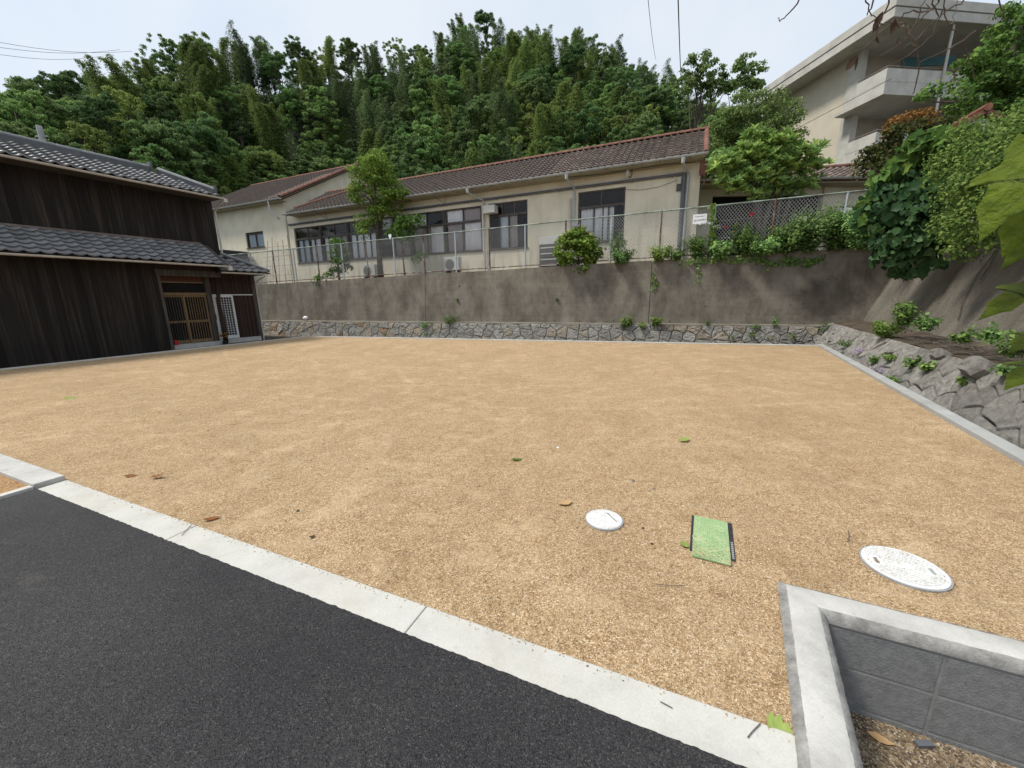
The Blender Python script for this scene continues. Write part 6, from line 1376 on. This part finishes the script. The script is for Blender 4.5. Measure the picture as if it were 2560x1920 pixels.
# ------------------------------------------------------------------ foreground: branch with big lobed leaves at the right, dead vines overhead
def lobed(ln, wd):
    half = [(0,.0),(.03,.28),(-.06,.55),(.12,.62),(.22,.50),(.30,.52),(.42,.86),(.52,.80),(.50,.50),(.60,.36),(.78,.40),(.86,.26),(1.08,.0)]
    mb = MB(); n = len(half)
    for x, y in half: c = -.22*x*x; mb.v += [(x*ln, y*wd/2, ln*(c-.10*y*y+.03*math.sin(9*x+5*y))), (x*ln, 0, ln*c+.012*ln), (x*ln, -y*wd/2, ln*(c-.12*y*y+.03*math.sin(8*x+3)))]
    for i in range(n-1): a = i*3; mb.f += [(a, a+1, a+4, a+3), (a+1, a+2, a+5, a+4)]
    me = mb.mesh('leaf', True); me.attributes.new('v', 'FLOAT', 'POINT').data.foreach_set('value', [.5+.4*math.sin(i*1.7) for i in range(len(me.vertices))]); me.materials.append(L_big); return me
bp = far(2640, 300, 1.0); t = thing('leafy_branch', 'branch with large bright lobed leaves hanging close at the right edge', 'branch', tuple(bp))
stem = [far(2660, -200, 1.05), far(2655, 200, 1.0), far(2640, 500, .98), far(2625, 800, 1.0), far(2615, 1000, 1.02)]
MB().tube([tuple(p-bp) for p in stem], [.006, .005, .005, .004, .002], 6).build('stem', m_stem, t)
lm1 = lobed(1, .85)
for (x, y, tx, ty, Y, ln, roll) in ((2630,330,2462,545,.95,.25,.5),(2640,420,2518,610,.97,.24,-.3),(2640,560,2515,645,1.0,.15,.4),(2640,690,2470,765,.95,.19,.25),(2625,820,2548,850,1.0,.10,.2),(2640,890,2535,940,.98,.12,.3),(2645,690,2580,800,1.02,.12,-.4),(2650,300,2590,480,1.05,.22,.2)):
    a = far(x, y, Y); b = far(tx, ty, Y*random.uniform(.96, 1.02)); d = (b-a).normalized(); ln = (b-a).length
    v_ = (a-CAM).normalized(); nrm = (-v_*.75+Z1*.65+Vector((-.3*roll, 0, 0))).normalized(); nrm = (nrm-d*nrm.dot(d)).normalized(); bx = nrm.cross(d)
    o = bpy.data.objects.new('leaf', lm1); COL.objects.link(o); o.parent = t; o.matrix_local = Matrix.Translation(a-bp) @ Matrix((d, bx, nrm)).transposed().to_4x4() @ Matrix.Scale(ln, 4)
    s_ = min(stem, key=lambda q: (q-a).length); MB().tube([tuple(s_-bp), tuple(a-bp)], .002, 5).build('leaf_stalk', m_stem, t)
dv = far(2330, -60, 2.6); t = thing('dead_vine', 'dead leafless vine with a few shrivelled leaves hanging overhead', 'vine', tuple(dv))
VN = [((2340,-80),(2348,0),(2322,30),(2290,60),(2250,110),(2200,140)), ((2375,-80),(2360,10),(2365,50),(2378,60),(2390,20),(2400,-60)), ((2378,60),(2400,90),(2425,150),(2440,200)),((2300,-80),(2310,0),(2290,60),(2262,90),(2256,130),(2258,170)), ((2320,30),(2270,28),(2240,50),(2200,80),(2150,130)), ((2225,-60),(2215,30),(2195,60),(2188,100),(2190,100)), ((2163,-60),(2164,10),(2180,35),(2196,48)), ((2260,60),(2280,100),(2296,140),(2295,200),(2282,235)), ((2440,-60),(2400,10),(2350,35)), ((2360,20),(2330,90),(2285,130),(2230,160)), ((2490,-60),(2500,20),(2512,50)), ((2200,-40),(2180,15),(2168,38)), ((2030,-60),(1992,10),(1970,35),(1948,52),(1945,45)), ((2395,170),(2385,185),(2378,205)), ((2196,60),(2220,55),(2270,62),(2280,72)), ((2440,75),(2380,120),(2300,155)), ((2330,0),(2345,40),(2300,90),(2262,120))]
for pts in VN:
    Y = random.uniform(2.4, 2.8); P_ = [far(x, y, Y+.05*i)-dv for i, (x, y) in enumerate(pts)]; fine_ = []
    for i in range(len(P_)-1):
        for k in range(4): q = P_[i].lerp(P_[i+1], k/4); fine_.append(tuple(q+Vector((random.gauss(0, .004), random.gauss(0, .004), random.gauss(0, .004)))))
    fine_.append(tuple(P_[-1])); r_ = random.uniform(.0035, .006); MB().tube(fine_, [r_*(1-.6*i/len(fine_)) for i in range(len(fine_))], 5).build('stem', m_twig, t)
for (x, y, tx, ty) in ((2144,138,2116,174),(2144,140,2136,175),(2206,30,2186,70),(2196,45,2184,80),(2238,48,2228,84),(2310,8,2330,28),(2190,92,2196,108),(2248,95,2244,112),(2395,72,2398,84),(2240,55,2246,70)):
    a = far(x, y, 2.6)-dv; b = far(tx, ty, 2.6)-dv; d = (b-a).normalized(); nrm = Vector((random.gauss(0, .6), -1, .3)).normalized(); nrm = (nrm-d*nrm.dot(d)).normalized()
    me = leaf_mesh('oval', 1, .38, .25); me.materials.append(L_dead); o = bpy.data.objects.new('withered_leaf', me); COL.objects.link(o); o.parent = t
    o.matrix_local = Matrix.Translation(a) @ Matrix((d, nrm.cross(d), nrm)).transposed().to_4x4() @ Matrix.Scale((b-a).length*1.15, 4)
